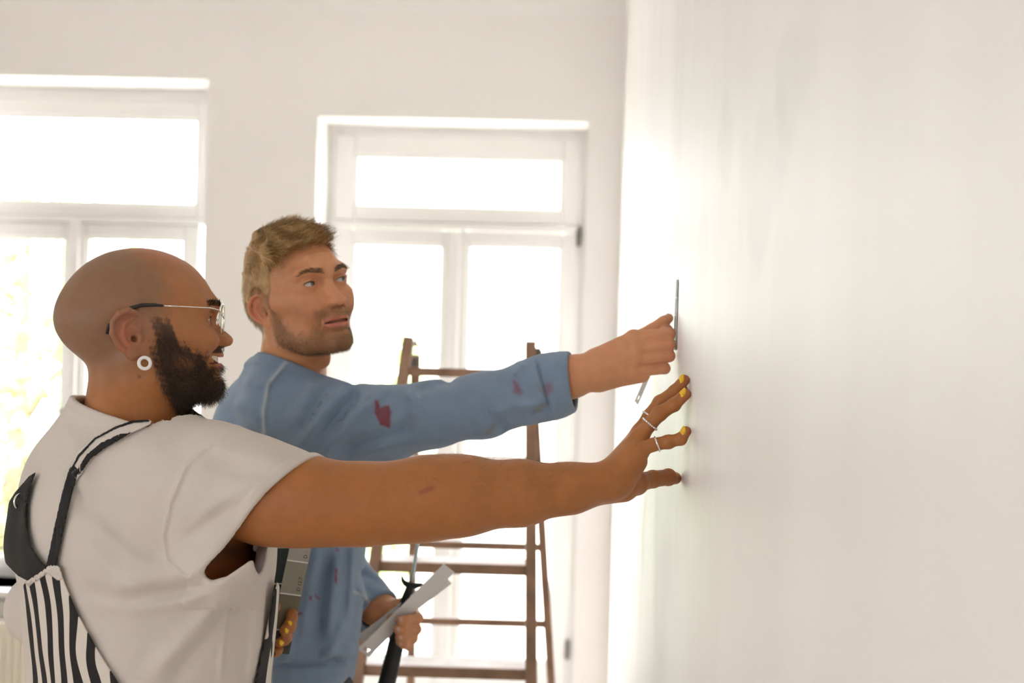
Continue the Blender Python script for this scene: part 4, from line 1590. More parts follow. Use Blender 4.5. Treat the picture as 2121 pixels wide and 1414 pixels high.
TOR = local(loft(_z, _hx, _hy, cx=_cx), TA_O, TA_R)
SA.post.append(finish_tee)
gx = axis_coords((P(-30, 1000, 2.2)[0], P(700, 1000, 1.96)[0], .0026))
gy = axis_coords((1.78, 2.50, .0030))
gz = axis_coords((1.01, 1.56, .0026))
tee_a = sdf_object('t_shirt', surface(SA, gx, gy, gz), M_TEE, man_a)


# dungarees
def zebra(name, scale, axis):
    m, nt, b = new_mat(name)
    b.inputs['Roughness'].default_value = .8
    tc = nt.nodes.new('ShaderNodeTexCoord')
    mp = nt.nodes.new('ShaderNodeMapping')
    mp.inputs['Rotation'].default_value = (0, 0, axis)
    mp.inputs['Scale'].default_value = (1, 1, .38)
    nt.links.new(tc.outputs['Object'], mp.inputs[0])
    w = nt.nodes.new('ShaderNodeTexWave')
    w.bands_direction = 'X'
    w.inputs['Scale'].default_value = scale
    w.inputs['Distortion'].default_value = 4.0
    w.inputs['Detail'].default_value = 1.0
    w.inputs['Detail Scale'].default_value = 1.6
    nt.links.new(mp.outputs[0], w.inputs['Vector'])
    cr = nt.nodes.new('ShaderNodeValToRGB')
    cr.color_ramp.elements[0].position = .47
    cr.color_ramp.elements[0].color = (.70, .64, .58, 1)
    cr.color_ramp.elements[1].position = .50
    cr.color_ramp.elements[1].color = (.012, .010, .010, 1)
    nt.links.new(w.outputs['Fac'], cr.inputs[0])
    nt.links.new(cr.outputs[0], b.inputs['Base Color'])
    return m


M_ZEBRA = zebra('black_and_white_stripe_twill', 12.5, -TH_A + 1.2)
M_STRAP = mat('black_elastic_strap', (.010, .009, .009), .75, bump=.0004, bscale=700)
M_WEB = mat('white_strap_end', (.66, .60, .55), .8)


def cloth_on(base, region, off, th, dmax):
    """a layer lying on the implicit shape `base`, trimmed to a region given by a signed function of photo position"""
    S = SDF()
    S.prims = base.prims
    S.post = [base.post[0], base.post[1]]

    def g(d, p):
        px, py, dep = to_px(p)
        r = region(px.astype(np.float32), py.astype(np.float32)) / 1420.0
        s = np.abs(d - off - th / 2) - th / 2
        s = smax(s, r.astype(np.float32), .002)
        return np.where(dep < dmax, s, np.maximum(s, (dep - dmax).astype(np.float32)))
    S.post = S.post + [g]
    return S


def poly_region(poly):
    poly = [tuple(map(float, q)) for q in poly]

    def r(px, py):
        dd, _ = poly_dist(px, py, poly + [poly[0]])
        return np.where(poly_inside(px, py, poly), -dd, dd)
    return r


def strip_region(line, half):
    hv = np.asarray(half, float)

    def r(px, py):
        dd, t = poly_dist(px, py, line)
        return dd - np.interp(t, np.linspace(0, 1, len(hv)), hv)
    return r



dung_panel = [(84, 1180), (100, 1170), (122, 1172), (134, 1205), (160, 1268), (198, 1338), (246, 1414), (300, 1500), (40, 1500), (66, 1414), (60, 1330), (46, 1212)]
gx2 = axis_coords((P(0, 1200, 2.2)[0], P(330, 1200, 1.95)[0], .0022))
gy2 = axis_coords((1.86, 2.26, .0022))
gz2 = axis_coords((1.03, 1.32, .0022))
dung = sdf_object('dungarees', surface(cloth_on(SA, poly_region(dung_panel), .0035, .0045, 2.2), gx2, gy2, gz2), M_ZEBRA, man_a)
# yoke seam band and stitching
sdf_object('back_yoke', surface(cloth_on(SA, poly_region([(84, 1182), (101, 1169), (124, 1171), (133, 1200), (120, 1204), (98, 1188), (60, 1216), (48, 1206)]), .0075, .0025, 2.2), gx2, gy2, gz2), M_WEB, dung)
side_poly = [(574, 1205), (610, 1260), (610, 1500), (512, 1500), (528, 1414), (548, 1320), (564, 1240)]
gx3 = axis_coords((P(500, 1200, 2.2)[0], P(620, 1200, 1.95)[0], .0022))
gy3 = axis_coords((1.85, 2.30, .0022))
sdf_object('bib_side', surface(cloth_on(SA, poly_region(side_poly), .0035, .0045, 2.3), gx3, gy3, gz2), M_ZEBRA, dung)
# straps
gx4 = axis_coords((P(80, 1200, 2.1)[0], P(340, 1000, 2.0)[0], .0020))
gz4 = axis_coords((1.24, 1.50, .0020))
gy4 = axis_coords((1.88, 2.14, .0020))
sdf_object('strap', surface(cloth_on(SA, strip_region([(104, 1180), (113, 1140), (124, 1085), (138, 1025), (152, 975)], [11, 11, 11, 11, 11]), .0045, .003, 2.2), gx4, gy4, gz4), M_STRAP, dung)
sdf_object('strap_end', surface(cloth_on(SA, strip_region([(150, 984), (172, 945), (205, 915), (250, 893), (308, 874)], [15, 16, 16, 14, 6]), .0035, .003, 2.2), gx4, gy4, gz4), M_WEB, dung)
sdf_object('strap_stripe', surface(cloth_on(SA, strip_region([(162, 978), (184, 945), (215, 921), (250, 903), (274, 895)], [6, 7, 8, 6, 1]), .0045, .003, 2.2), gx4, gy4, gz4), M_STRAP, dung)
sdf_object('strap_edge', surface(cloth_on(SA, strip_region([(146, 975), (163, 944), (197, 908), (240, 885), (275, 873), (308, 871)], [2.6, 3, 2.6, 3, 3, 2.6]), .0045, .004, 2.2), gx4, gy4, gz4), M_STRAP, dung)
# the other strap, broad and turned outwards at the edge of the back
gx5 = axis_coords((P(-20, 1200, 2.2)[0], P(130, 1100, 1.95)[0], .0020))
gz5 = axis_coords((1.22, 1.45, .0020))
left_strap = [(60, 985), (76, 975), (63, 1010), (54, 1050), (55, 1090), (66, 1132), (84, 1161), (101, 1177), (88, 1186), (58, 1204), (36, 1192), (5, 1160), (5, 1060), (30, 1020)]
sdf_object('strap', surface(cloth_on(SA, poly_region(left_strap), .0065, .003, 2.25), gx5, axis_coords((1.86, 2.30, .0020)), gz5), M_STRAP, dung)
q = P(42, 1038, 2.03)
ring(dung, 'strap_buckle', q, RGT * .8 - FWD * .5, .010, .0020, M_SILVER)

# legs of the dungarees and shoes (below the frame)
TR = SDF()
TR.add(local(loft([.80, .90, 1.0, 1.09], [.135, .14, .145, .155], [.18, .185, .18, .185]), TA_O, TA_R), .0)
M_SHOE = mat('worn_canvas_shoe', (.30, .29, .27), .8, var=.1, vscale=20)
M_SOLE = mat('shoe_sole', (.65, .63, .6), .7)


def legs(S, O, R, spread=.095, r0=.095, r1=.062):
    for s in (-1, 1):
        h = O + R @ np.array([0, s * spread, .86])
        kn = O + R @ np.array([.02 + .02 * s, s * (spread + .01), .50])
        an = O + R @ np.array([-.01 + .03 * s, s * (spread + .015), .10])
        S.add(chain([h, kn, an], [r0, .075, r1], .03), .03)
    S.post.append(lambda d, p: np.maximum(d, .045 - p[:, 2]))


def shoe(parent, O, R, s, spread, mt, ms):
    S = SDF()
    f = lambda x, y, z: O + R @ np.array([x + .03 * s, s * (spread + .015) + y, z])
    S.add(chain([f(-.06, 0, .05), f(.06, 0, .045), f(.15, s * .012, .038)], [.042, .042, .036], .02), .02)
    S.add(rc(f(-.03, 0, .05), f(-.02, 0, .105), .044, .046), .02)
    S.post.append(lambda d, p: smax(d, .018 - p[:, 2], .004))
    c = f(.05, 0, .06)
    sh = sdf_object('shoe', surface(S, axis_coords((c[0] - .24, c[0] + .24, .005)), axis_coords((c[1] - .24, c[1] + .24, .005)), axis_coords((.0, .17, .005))), mt, parent)
    S2 = SDF()
    S2.add(chain([f(-.06, 0, .05), f(.06, 0, .05), f(.15, s * .012, .05)], [.048, .048, .043], .02), .02)
    S2.post.append(lambda d, p: smax(smax(d, p[:, 2] - .022, .004), .001 - p[:, 2], .003))
    sdf_object('sole', surface(S2, axis_coords((c[0] - .24, c[0] + .24, .005)), axis_coords((c[1] - .24, c[1] + .24, .005)), axis_coords((-.02, .06, .005))), ms, sh)


legs(TR, TA_O, TA_R)
bx_ = (TA_O[0], TA_O[1])
sdf_object('dungaree_legs', surface(TR, axis_coords((bx_[0] - .34, bx_[0] + .34, .007)), axis_coords((bx_[1] - .34, bx_[1] + .34, .007)), axis_coords((.0, 1.13, .007))), M_ZEBRA, dung)
for s in (-1, 1):
    shoe(man_a, TA_O, TA_R, s, .095, M_SHOE, M_SOLE)


# ------------------------------------------------------------------ the fair-haired man in blue
def rot_head(a, b, c):
    base = np.array([[0, 1, 0], [0, 0, 1], [-1, 0, 0]], float)
    a, b, c = (math.radians(q) for q in (a, b, c))
    Rz = np.array([[math.cos(a), -math.sin(a), 0], [math.sin(a), math.cos(a), 0], [0, 0, 1]])
    Ry = np.array([[math.cos(b), 0, math.sin(b)], [0, 1, 0], [-math.sin(b), 0, math.cos(b)]])
    Rx = np.array([[1, 0, 0], [0, math.cos(c), -math.sin(c)], [0, math.sin(c), math.cos(c)]])
    M = base @ Rz @ Ry @ Rx
    return np.outer(RGT, M[0]) + np.outer(UPV, M[1]) + np.outer(FWD, M[2])


B_R = rot_head(41, -8, 9)
B_O = P(706, 622, 2.36) - B_R @ np.array([.119, 0, -.015])
lb = lambda x, y, z: B_O + B_R @ np.array([x, y, z])
man_b = empty('person', (P(590, 1100, 2.62)[0], P(590, 1100, 2.62)[1], 0),
              'fair-haired person in a paint-stained blue sweatshirt pressing a strip to the wall', 'person')


def head_b(S):
    L = lambda fn: local(fn, B_O, B_R)
    S.add(L(ell((-.008, 0, .041), (.1030, .0720, .0800))), .026)
    S.add(L(ell((-.060, 0, .012), (.050, .057, .055))), .03)
    S.add(L(ell((.047, 0, -.028), (.051, .0505, .064))), .03)
    prof = [(.088, .070), (.0955, .060), (.0995, .050), (.1000, .042), (.0975, .033), (.0955, .0265), (.0990, .0190), (.1050, .0090), (.1110, -.0010), (.1165, -.0100),
            (.1190, -.0150), (.1175, -.0200), (.1110, -.0228), (.1050, -.0245), (.1045, -.0320), (.1068, -.0380), (.1055, -.0430), (.1020, -.0465), (.1042, -.0490),
            (.1060, -.0530), (.1025, -.0590), (.0985, -.0640), (.0998, -.0710), (.0998, -.0790), (.0950, -.0870), (.0850, -.0920)]
    S.add(L(profile_slab(prof, [(.07, -.088), (.05, -.06), (.04, .02), (.05, .07)],
                         [.09, .05, .033, .024, .01, -.010, -.020, -.025, -.04, -.055, -.066, -.085, -.1],
                         [.03, .020, .0095, .0085, .0095, .0120, .0120, .012, .018, .018, .016, .018, .014], .006)), .012)
    for s in (-1, 1):
        S.add(L(rc((.077, s * .044, .041), (.092, s * .014, .0405), .0098, .0092)), .016)
        S.add(L(rc((.026, s * .0620, .006), (.074, s * .043, -.002), .012, .0125)), .022)
        S.add(L(ell((.077, s * .031, -.018), (.019, .019, .021))), .016)
        S.add(L(chain([(-.002, s * .0555, -.022), (.010, s * .0520, -.054), (.048, s * .038, -.073), (.082, s * .016, -.081)], [.012, .0130, .0130, .012], .01)), .022)
        S.add(L(ell((.1050, s * .0120, -.0150), (.0115, .0080, .0080))), .006)
        S.sub(L(ell((.1075, s * .0070, -.0225), (.0060, .0036, .0040))), .002)
        add_eye(S, L, (.0790, .0315, .0225), s, .0006)
    for pts, rr in (([(.0850, -.027, -.0440), (.0985, -.014, -.0412), (.1030, 0, -.0400), (.0985, .014, -.0412), (.0850, .027, -.0440)], [.0022, .0038, .0040, .0038, .0022]),
                    ([(.0850, -.027, -.0455), (.0975, -.014, -.0528), (.1020, 0, -.0548), (.0975, .014, -.0528), (.0850, .027, -.0455)], [.0022, .0046, .0055, .0046, .0022])):
        S.add(L(chain(pts, rr, .004)), .005)
    S.sub(L(chain([(.088, -.0262, -.0447), (.102, -.013, -.0468), (.1065, 0, -.0474), (.102, .013, -.0468), (.088, .0262, -.0447)], [.0008, .0028, .0034, .0028, .0008], .002)), .0016)
    add_ear(S, B_O, B_R, -1, -.000, .0655, -.006, .84, 28)
    add_ear(S, B_O, B_R, 1, -.000, .0655, -.006, .84, 28)


def neck_b(S):
    S.add(chain([lb(-.004, 0, -.030), P(612, 720, 2.47), P(600, 790, 2.53)], [.053, .0535, .066], .02), .028)
    S.add(rc(lb(-.02, -.055, -.035), P(650, 770, 2.44), .012, .011), .016)
    S.add(ell(P(672, 745, 2.445), (.010, .010, .013)), .012)


TH_B = math.radians(27)
TB_x = RGT0 * math.cos(TH_B) + np.array([FWD[0], FWD[1], 0]) * math.sin(TH_B)
TB_y = np.cross(UP0, TB_x)
TB_R = np.stack([TB_x, TB_y, UP0], 1)
_c = P(592, 1100, 2.62)
TB_O = np.array([_c[0], _c[1], 0])
zB = lambda py: 1.6 - (py - 707) / 1124.0

BB = SDF()
BB.add(local(loft([.90, 1.0, zB(1300), zB(1100), zB(950), zB(870), zB(820), zB(780)], [.10, .10, .10, .115, .12, .10, .08, .06],
                  [.15, .15, .145, .16, .17, .155, .11, .07], cx=[0, 0, 0, 0, 0, -.01, -.01, -.01]), TB_O, TB_R), .04)
BB.add(chain([P(612, 872, 2.44), P(760, 875, 2.41), P(905, 860, 2.385), P(960, 845, 2.38), P(1100, 808, 2.365), P(1185, 780, 2.352), P(1232, 765, 2.346)],
             [.050, .042, .037, .037, .035, .0315, .0290], .02), .03)
BB.add(chain([P(530, 895, 2.78), P(600, 1040, 2.84), P(690, 1185, 2.80), P(775, 1258, 2.71)], [.052, .045, .042, .030], .03), .03)
neck_b(BB)
head_b(BB)
# right hand pinching a strip against the wall, back of the hand to the camera
dW = .006
HB_ = {}
def pip(py, d, r): return on_wall(py, d, r + .0025)
HB_['index'] = ([P(1312, 700, 2.338), pip(691, 2.332, .0100), P(1376, 686, 2.362), P(1384, 682, 2.372)], [.0118, .0100, .0088, .0078])
HB_['middle'] = ([P(1318, 722, 2.332), pip(713, 2.326, .0102), P(1366, 712, 2.362), P(1352, 712, 2.372)], [.0120, .0102, .0092, .008])
HB_['ring'] = ([P(1314, 745, 2.332), pip(737, 2.328, .0098), P(1364, 738, 2.362), P(1348, 738, 2.370)], [.0115, .0098, .009, .008])
HB_['pinky'] = ([P(1304, 768, 2.336), P(1377, 763, 2.336), P(1360, 762, 2.366), P(1344, 762, 2.372)], [.0108, .0090, .0082, .0072])
HB_['thumb'] = ([P(1262, 728, 2.368), P(1310, 706, 2.382), P(1350, 684, 2.384), P(1374, 667, 2.380), P(1385, 659, 2.378)], [.0150, .0130, .0112, .0100, .0080])
for f_, (a_, r_) in {'index': (P(1240, 745, 2.350), .021), 'middle': (P(1238, 758, 2.345), .022), 'ring': (P(1236, 770, 2.345), .022), 'pinky': (P(1236, 782, 2.350), .020)}.items():
    BB.add(rc(a_, HB_[f_][0][0], r_, .0128), .012)
BB.add(rc(P(1245, 786, 2.352), P(1330, 776, 2.345), .0185, .0130), .012)
BB.add(rc(P(1290, 748, 2.368), P(1330, 730, 2.372), .022, .018), .012)
for f_, (pts, rad) in HB_.items():
    BB.add(chain(pts, rad, .003), .0045)
    if f_ != 'thumb':
        BB.add(ell(pts[0], [rad[0] * 1.12] * 3), .006)

# left hand around the roller handle
BB.add(rc(P(768, 1252, 2.715), P(812, 1270, 2.69), .030, .028), .02)
KL = {}
KL['index'] = ([P(828, 1262, 2.705), P(858, 1268, 2.700), P(866, 1279, 2.668), P(842, 1283, 2.640), P(828, 1284, 2.634)], [.0115, .0100, .0096, .0088, .0078])
KL['middle'] = ([P(826, 1280, 2.70), P(856, 1292, 2.695), P(863, 1303, 2.664), P(836, 1304, 2.636), P(822, 1303, 2.630)], [.0115, .0100, .0095, .0088, .0078])
KL['ring'] = ([P(822, 1298, 2.695), P(850, 1312, 2.690), P(856, 1322, 2.662), P(838, 1321, 2.640), P(826, 1319, 2.634)], [.011, .0095, .0090, .0083, .0074])
KL['pinky'] = ([P(816, 1312, 2.69), P(840, 1328, 2.685), P(846, 1338, 2.662), P(836, 1335, 2.644), P(827, 1330, 2.638)], [.010, .0088, .0082, .0075, .0068])
KL['thumb'] = ([P(786, 1258, 2.69), P(806, 1258, 2.678), P(824, 1252, 2.676), P(838, 1246, 2.676)], [.0150, .0130, .0115, .0095])
for f_ in ('index', 'middle', 'ring', 'pinky'):
    BB.add(rc(P(790, 1270, 2.70), KL[f_][0][0], .022, .0135), .012)
for f_, (pts, rad) in KL.items():
    BB.add(chain(pts, rad, .003), .0045)

gxB = axis_coords((P(420, 700, 2.6)[0], P(480, 700, 2.5)[0], .004), (P(480, 700, 2.5)[0], P(740, 700, 2.44)[0], .0016), (P(740, 700, 2.44)[0], P(1190, 760, 2.35)[0], .0033),
                  (P(1190, 760, 2.35)[0], WALL_X - .0008, .0016))
gyB = axis_coords((2.26, 2.42, .0018), (2.42, 2.56, .0016), (2.56, 2.74, .0022), (2.74, 2.92, .004))
gzB = axis_coords((.93, 1.06, .004), (1.06, 1.16, .0020), (1.16, 1.48, .003), (1.48, 1.83, .0016))
vB, qB = surface(BB, gxB, gyB, gzB)
nB = vert_normals(vB, qB)
lB = (vB - B_O) @ B_R
SKB = np.array([.64, .300, .150])


def hairline_b(l):
    """signed: negative where head hair grows"""
    x, y, z = l.T
    fx = np.interp(z, [-.06, -.03, -.012, -.002, .004, .02, .04, .055, .070, .084, .096, .12], [-.055, -.045, -.030, .012, .020, .024, .025, .028, .036, .056, .084, .13])
    return np.maximum(x - fx, -.052 - z)


def beard_b(l):
    x, y, z = l[:, 0], np.abs(l[:, 1]), l[:, 2]
    top = np.interp(x, [.004, .016, .028, .048, .068, .084, .094], [.014, -.006, -.036, -.056, -.058, -.050, -.026]) + .003 * np.sin(300 * x) * np.sin(260 * z)
    back = np.interp(z, [-.11, -.085, -.06, -.03, .0, .02], [.050, .020, .006, .006, .010, .012])
    m = sstep(-.014, .018, top - z) * sstep(-.006, .008, x - back) * sstep(-.112, -.098, z)
    lip = np.exp(-(((z + .047) / .0095) ** 4)) * (x > .083) * (y < .028)
    mo = sstep(.086, .092, x) * (z < -.0245) * (z > -.038) * (y < .030) * .45
    soul = np.exp(-((x - .1) / .012) ** 2 - ((z + .064) / .007) ** 2 - (y / .028) ** 2)
    return np.maximum(m, mo) * (1 - lip) * (1 - .6 * soul)


def colors_b():
    c = np.tile(SKB, (len(vB), 1))
    x, y, z = lB.T
    head = (z > -.14) & (x > -.14) & (x < .15) & (np.abs(y) < .12)
    red = gauss(lB, (.115, 0, -.012), (.014, .016, .012)) * .5 + gauss(lB, (.08, -.038, -.014), (.022, .02, .02)) * .45 + gauss(lB, (.08, .038, -.014), (.022, .02, .02)) * .45
    c = lerp_col(c, (.60, .24, .15), np.clip(red, 0, 1) * head)
    ear = gauss(lB, (-.016, -.086, .003), (.028, .016, .04)) + gauss(lB, (-.016, .086, .003), (.028, .016, .04))
    c = lerp_col(c, (.62, .22, .13), .8 * np.clip(ear, 0, 1) * head)
    ab = np.abs(y)
    lips = (np.exp(-(((z + .0415) / .0040) ** 2)) + np.exp(-(((z + .0530) / .0050) ** 2))) * (x > .086) * (ab < .0255)
    c = lerp_col(c, (.54, .16, .125), .85 * np.clip(lips, 0, 1) * head)
    inside = np.exp(-(((z + .0469) / .0018) ** 2)) * (x < .1035) * (x > .08) * (ab < .024) * head
    c = lerp_col(c, (.09, .025, .02), np.clip(inside * 1.1, 0, 1))
    socket = gauss(lB, (.088, -.0315, .024), (.014, .018, .010)) + gauss(lB, (.088, .0315, .024), (.014, .018, .010))
    c = lerp_col(c, (.44, .20, .125), .45 * np.clip(socket, 0, 1) * head)
    c = lerp_col(c, (.20, .105, .055), .62 * beard_b(lB) * head)
    h = sstep(.004, -.004, hairline_b(lB)) * head * (1 - np.clip(ear * 1.6, 0, 1))
    c = lerp_col(c, (.26, .16, .08), .9 * h)
    hand = sum(gauss(vB, pts[1], (.016, .016, .016)) for pts, r in HB_.values())
    c = lerp_col(c, (.54, .22, .13), .45 * np.clip(hand, 0, 1))
    px, py, dep = to_px(vB)
    return c


body_b = sdf_object('body', (vB, qB), M_SKIN, man_b, colors_b())
for s in (-1, 1):
    eyeball(man_b, B_O, B_R, (.0790, .0315, .0225), s, (1, .38, .03), M_IRIS_GREY)
    lashes(man_b, B_O, B_R, (.0790, .0315, .0225), s, mat('brown_lashes', (.07, .04, .025), .5), .0036)
MB().add([lb(x, y, z) for (x, y) in ((.091, -.017), (.0975, -.008), (.0990, 0), (.0975, .008), (.091, .017)) for z in (-.0405, -.0478)],
         [(2 * i, 2 * i + 1, 2 * i + 3, 2 * i + 2) for i in range(4)]).build('teeth', M_TEETH, body_b, smooth=True).modifiers.new('thickness', 'SOLIDIFY').thickness = .002
for f_, (pts, rad) in KL.items():
    nail(body_b, pts[-1], pts[-2], -FWD + .3 * UP0, rad[-1])
pts, rad = HB_['thumb']
nail(body_b, pts[-1], pts[-2], -FWD * .4 - RGT0 * .3 + UP0 * .8, rad[-1])

# hair: a volume over the scalp plus combed strands
M_HAIR = mat('dark_blond_hair', (.48, .30, .13), .45, var=.35, vscale=60, stretch=(1, 1, 1), spec=.4)
M_HAIR2 = mat('dark_blond_hair_strands', (.60, .42, .22), .4, attr='Col', spec=.5)
HR = SDF()
LB_ = lambda fn: local(fn, B_O, B_R)
HR.add(LB_(ell((-.012, 0, .043), (.1065, .0750, .0840))), .0)
HR.add(LB_(ell((-.062, 0, .016), (.0535, .0595, .058))), .02)
HR.add(LB_(ell((.022, -.004, .098), (.058, .052, .027))), .02)
HR.add(LB_(ell((-.040, .0, .096), (.055, .052, .031))), .02)
rng = np.random.default_rng(31)
for i in range(26):                     # combed locks over the top
    y0 = -.060 + .120 * ((i * 7) % 26) / 25
    x0 = rng.uniform(-.075, .01)
    zt = lambda x, y: .044 + .0840 * math.sqrt(max(.02, 1 - ((x + .010) / .108) ** 2 - (y / .076) ** 2)) + .002
    ln_ = rng.uniform(.05, .085)
    pts = [(x0 + ln_ * t, y0 - .018 * t + .010 * math.sin(3 * t + i), zt(x0 + ln_ * t, y0 - .018 * t) + .006 * math.sin(math.pi * t)) for t in (0, .35, .7, 1)]
    HR.add(LB_(chain(pts, [.004, .0085, .0080, .0035], .006)), .006)


def hair_cut(d, p):
    l = (p - B_O.astype(np.float32)) @ B_R.astype(np.float32)
    h = hairline_b(l).astype(np.float32)
    ear = np.sqrt(((l[:, 0] + .016) / .026) ** 2 + ((l[:, 2] - .002) / .036) ** 2)
    h = np.where(np.abs(l[:, 1]) > .045, np.maximum(h, ((1.0 - ear) * .02).astype(np.float32)), h)
    return smax(d, h, .006)


HR.post.append(hair_cut)
hv = surface(HR, axis_coords((P(470, 600, 2.6)[0], P(730, 600, 2.4)[0], .002)), axis_coords((2.26, 2.62, .002)), axis_coords((1.58, 1.86, .002)))
hair = sdf_object('hair', hv, M_HAIR, man_b)
hn_ = vert_normals(*hv)
lh = (hv[0] - B_O) @ B_R
rng = np.random.default_rng(11)
ii = rng.choice(len(hv[0]), 13000, replace=False)
ii = ii[lh[ii, 1] < .075]
L_ = lh[ii]
topw = sstep(.055, .095, L_[:, 2])
clump = np.sin(L_[:, 1] * 190 + 2 * np.sin(L_[:, 0] * 45))
d_top = np.stack([1.0 + 0 * clump, -.22 + .22 * clump, .05 + .12 * np.cos(L_[:, 0] * 80 + clump)], 1)
d_side = np.stack([-.45 + .1 * clump, 0 * clump, -1 + 0 * clump], 1)
dd = (d_top * topw[:, None] + d_side * (1 - topw)[:, None]) @ B_R.T + rng.normal(size=(len(ii), 3)) * .07
length = np.where(topw > .5, rng.uniform(.020, .042, len(ii)), rng.uniform(.007, .014, len(ii)))
hs_ = strands('hair_strands', hv[0][ii] - hn_[ii] * .002, hn_[ii] * .30 + dd, dd - hn_[ii] * .25, length, .00036, M_HAIR2, hair, segs=4, curl=.05, seed=12)
tone = np.clip(.5 + .38 * np.sin(L_[:, 1] * 260 + 3 * np.sin(L_[:, 0] * 40)) + rng.normal(size=len(ii)) * .22, 0, 1)
tone = np.where(topw > .5, tone, tone * .6 + .1)
tc_ = np.array([.24, .13, .045])[None] * (1 - tone[:, None]) + np.array([.88, .62, .31])[None] * tone[:, None]
at_ = hs_.data.color_attributes.new('Col', 'FLOAT_COLOR', 'POINT')
at_.data.foreach_set('color', np.repeat(np.c_[tc_, np.ones(len(tc_))], len(hs_.data.vertices) // len(ii), axis=0).astype(np.float32).ravel())
# beard stubble, brows, lashes
M_STUB = mat('short_brown_beard', (.17, .10, .055), .5)
cand = np.nonzero((lB[:, 2] > -.115) & (lB[:, 2] < .02) & (lB[:, 0] > .0) & (lB[:, 0] < .12) & (np.abs(lB[:, 1]) < .08))[0]
w = beard_b(lB[cand])
pk = cand[rng.uniform(size=len(cand)) < w * .55]
pk = rng.choice(pk, min(9000, len(pk)), replace=False)
dw = np.tile(B_R @ np.array([.2, 0, -1.0]), (len(pk), 1))
strands('beard', vB[pk] - nB[pk] * .0005, nB[pk] * .7 + dw * .6 + rng.normal(size=(len(pk), 3)) * .25, nB[pk] * .2 + dw, rng.uniform(.0028, .0055, len(pk)), .00020, M_STUB, man_b, segs=2, seed=14)
for s in (-1, 1):
    yy = lB[:, 1] * s
    m = (lB[:, 0] > .06) & (yy > .009) & (yy < .050)
    m &= np.abs(lB[:, 2] - np.interp(yy, [.009, .02, .032, .042, .05], [.0385, .0425, .0445, .0425, .0375])) < np.interp(yy, [.009, .02, .035, .05], [.0038, .0042, .003, .0012])
    jj = np.nonzero(m)[0]
    jj = rng.choice(jj, min(420, len(jj)), replace=False)
    dd = np.tile(B_R @ np.array([-.15, s * 1.0, .12]), (len(jj), 1))
    strands('eyebrow', vB[jj], nB[jj] * .35 + dd, dd + rng.normal(size=(len(jj), 3)) * .15, .0080, .00028, M_STUB, man_b, segs=3, seed=16)

# ------------------------------------------------------------------ clothes of the man in blue
M_SWEAT = mat('blue_sweatshirt', (.2, .3, .45), .9, attr='Col', var=.05, vscale=40, bump=.0007, bscale=700, sheen=.2)
SB = SDF()
_pz = [zB(q) for q in (1480, 1405, 1370, 1300, 1200, 1100, 980, 890, 840, 805, 780)]
SB.add(local(loft(_pz, [.120, .122, .132, .138, .140, .142, .142, .128, .108, .085, .065], [.165, .168, .178, .182, .186, .190, .198, .190, .165, .12, .08],
                  cx=[0, 0, 0, 0, 0, 0, 0, -.008, -.014, -.018, -.02]), TB_O, TB_R), .0)
SB.add(rc(P(611, 735, 2.475), P(600, 800, 2.54), .0625, .085), .04)
SB.add(chain([P(600, 868, 2.47), P(690, 873, 2.43), P(800, 876, 2.405), P(900, 858, 2.388), P(1000, 839, 2.375), P(1100, 812, 2.365), P(1150, 800, 2.358), P(1200, 784, 2.351)],
             [.080, .0725, .0585, .0525, .0510, .0465, .0470, .0440], .03), .045)
SB.add(rc(P(700, 930, 2.44), P(800, 915, 2.41), .035, .028), .03)
SB.add(chain([P(530, 890, 2.77), P(600, 1040, 2.83), P(690, 1178, 2.80), P(745, 1238, 2.745), P(795, 1272, 2.695)], [.075, .064, .060, .050, .044], .03), .04)
blue_folds = [
    ([(592, 750), (556, 795), (545, 850), (547, 915)], .0020, 5),
    ([(720, 800), (690, 830), (650, 880), (610, 940)], .004, 14),
    ([(745, 808), (710, 850), (660, 910)], -.005, 12),
    ([(775, 815), (735, 860), (690, 920), (660, 955)], .005, 13),
    ([(650, 790), (630, 830), (600, 880)], .003, 12),
    ([(680, 800), (655, 840), (622, 900)], -.003, 10),
    ([(810, 812), (790, 840), (760, 890)], -.003, 12),
    ([(840, 808), (860, 830), (850, 870)], .003, 12),
    ([(860, 812), (900, 800), (950, 790)], -.003, 10),
    ([(720, 950), (800, 925), (900, 905)], .003, 12),
    ([(700, 935), (780, 905), (860, 880)], -.003, 14),
    ([(1000, 850), (1030, 870), (1050, 890)], -.003, 10),
    ([(1060, 775), (1075, 765), (1085, 750)], .003, 10),
    ([(1010, 860), (1060, 840), (1120, 838)], .003, 10),
    ([(1090, 862), (1120, 850), (1138, 842)], -.003, 8),
    ([(1113, 745), (1122, 780), (1132, 820), (1142, 858)], -.0035, 4),
    ([(500, 790), (530, 800), (560, 790)], .003, 12),
    ([(480, 830), (520, 850), (540, 880)], .003, 14),
    ([(660, 1130), (640, 1220), (625, 1330)], .005, 12),
    ([(700, 1130), (690, 1230), (680, 1330)], .005, 12),
    ([(680, 1140), (665, 1240), (655, 1340)], -.005, 12),
    ([(620, 1250), (600, 1320), (590, 1390)], .004, 12),
    ([(730, 1120), (728, 1200), (722, 1280)], .004, 8),
    ([(712, 1280), (690, 1340), (672, 1375)], .005, 12),
    ([(735, 1345), (700, 1352), (660, 1350)], .004, 12),
    ([(560, 1378), (640, 1372), (735, 1368)], -.004, 7),
    ([(735, 1180), (760, 1195), (790, 1210)], -.003, 10),
    ([(740, 1215), (752, 1228), (768, 1248)], .003, 6),
]
SB.post.append(wrinkle(.0028, 24, 9))
SB.post.append(pixel_folds(blue_folds, 2.90, 2.3))
n_cuff = P(1186, 790, 2.35) - P(1120, 804, 2.36)
n_cuff = n_cuff / np.linalg.norm(n_cuff) + np.array([0, 0, -.10])
p_cuff = P(1187, 790, 2.352)
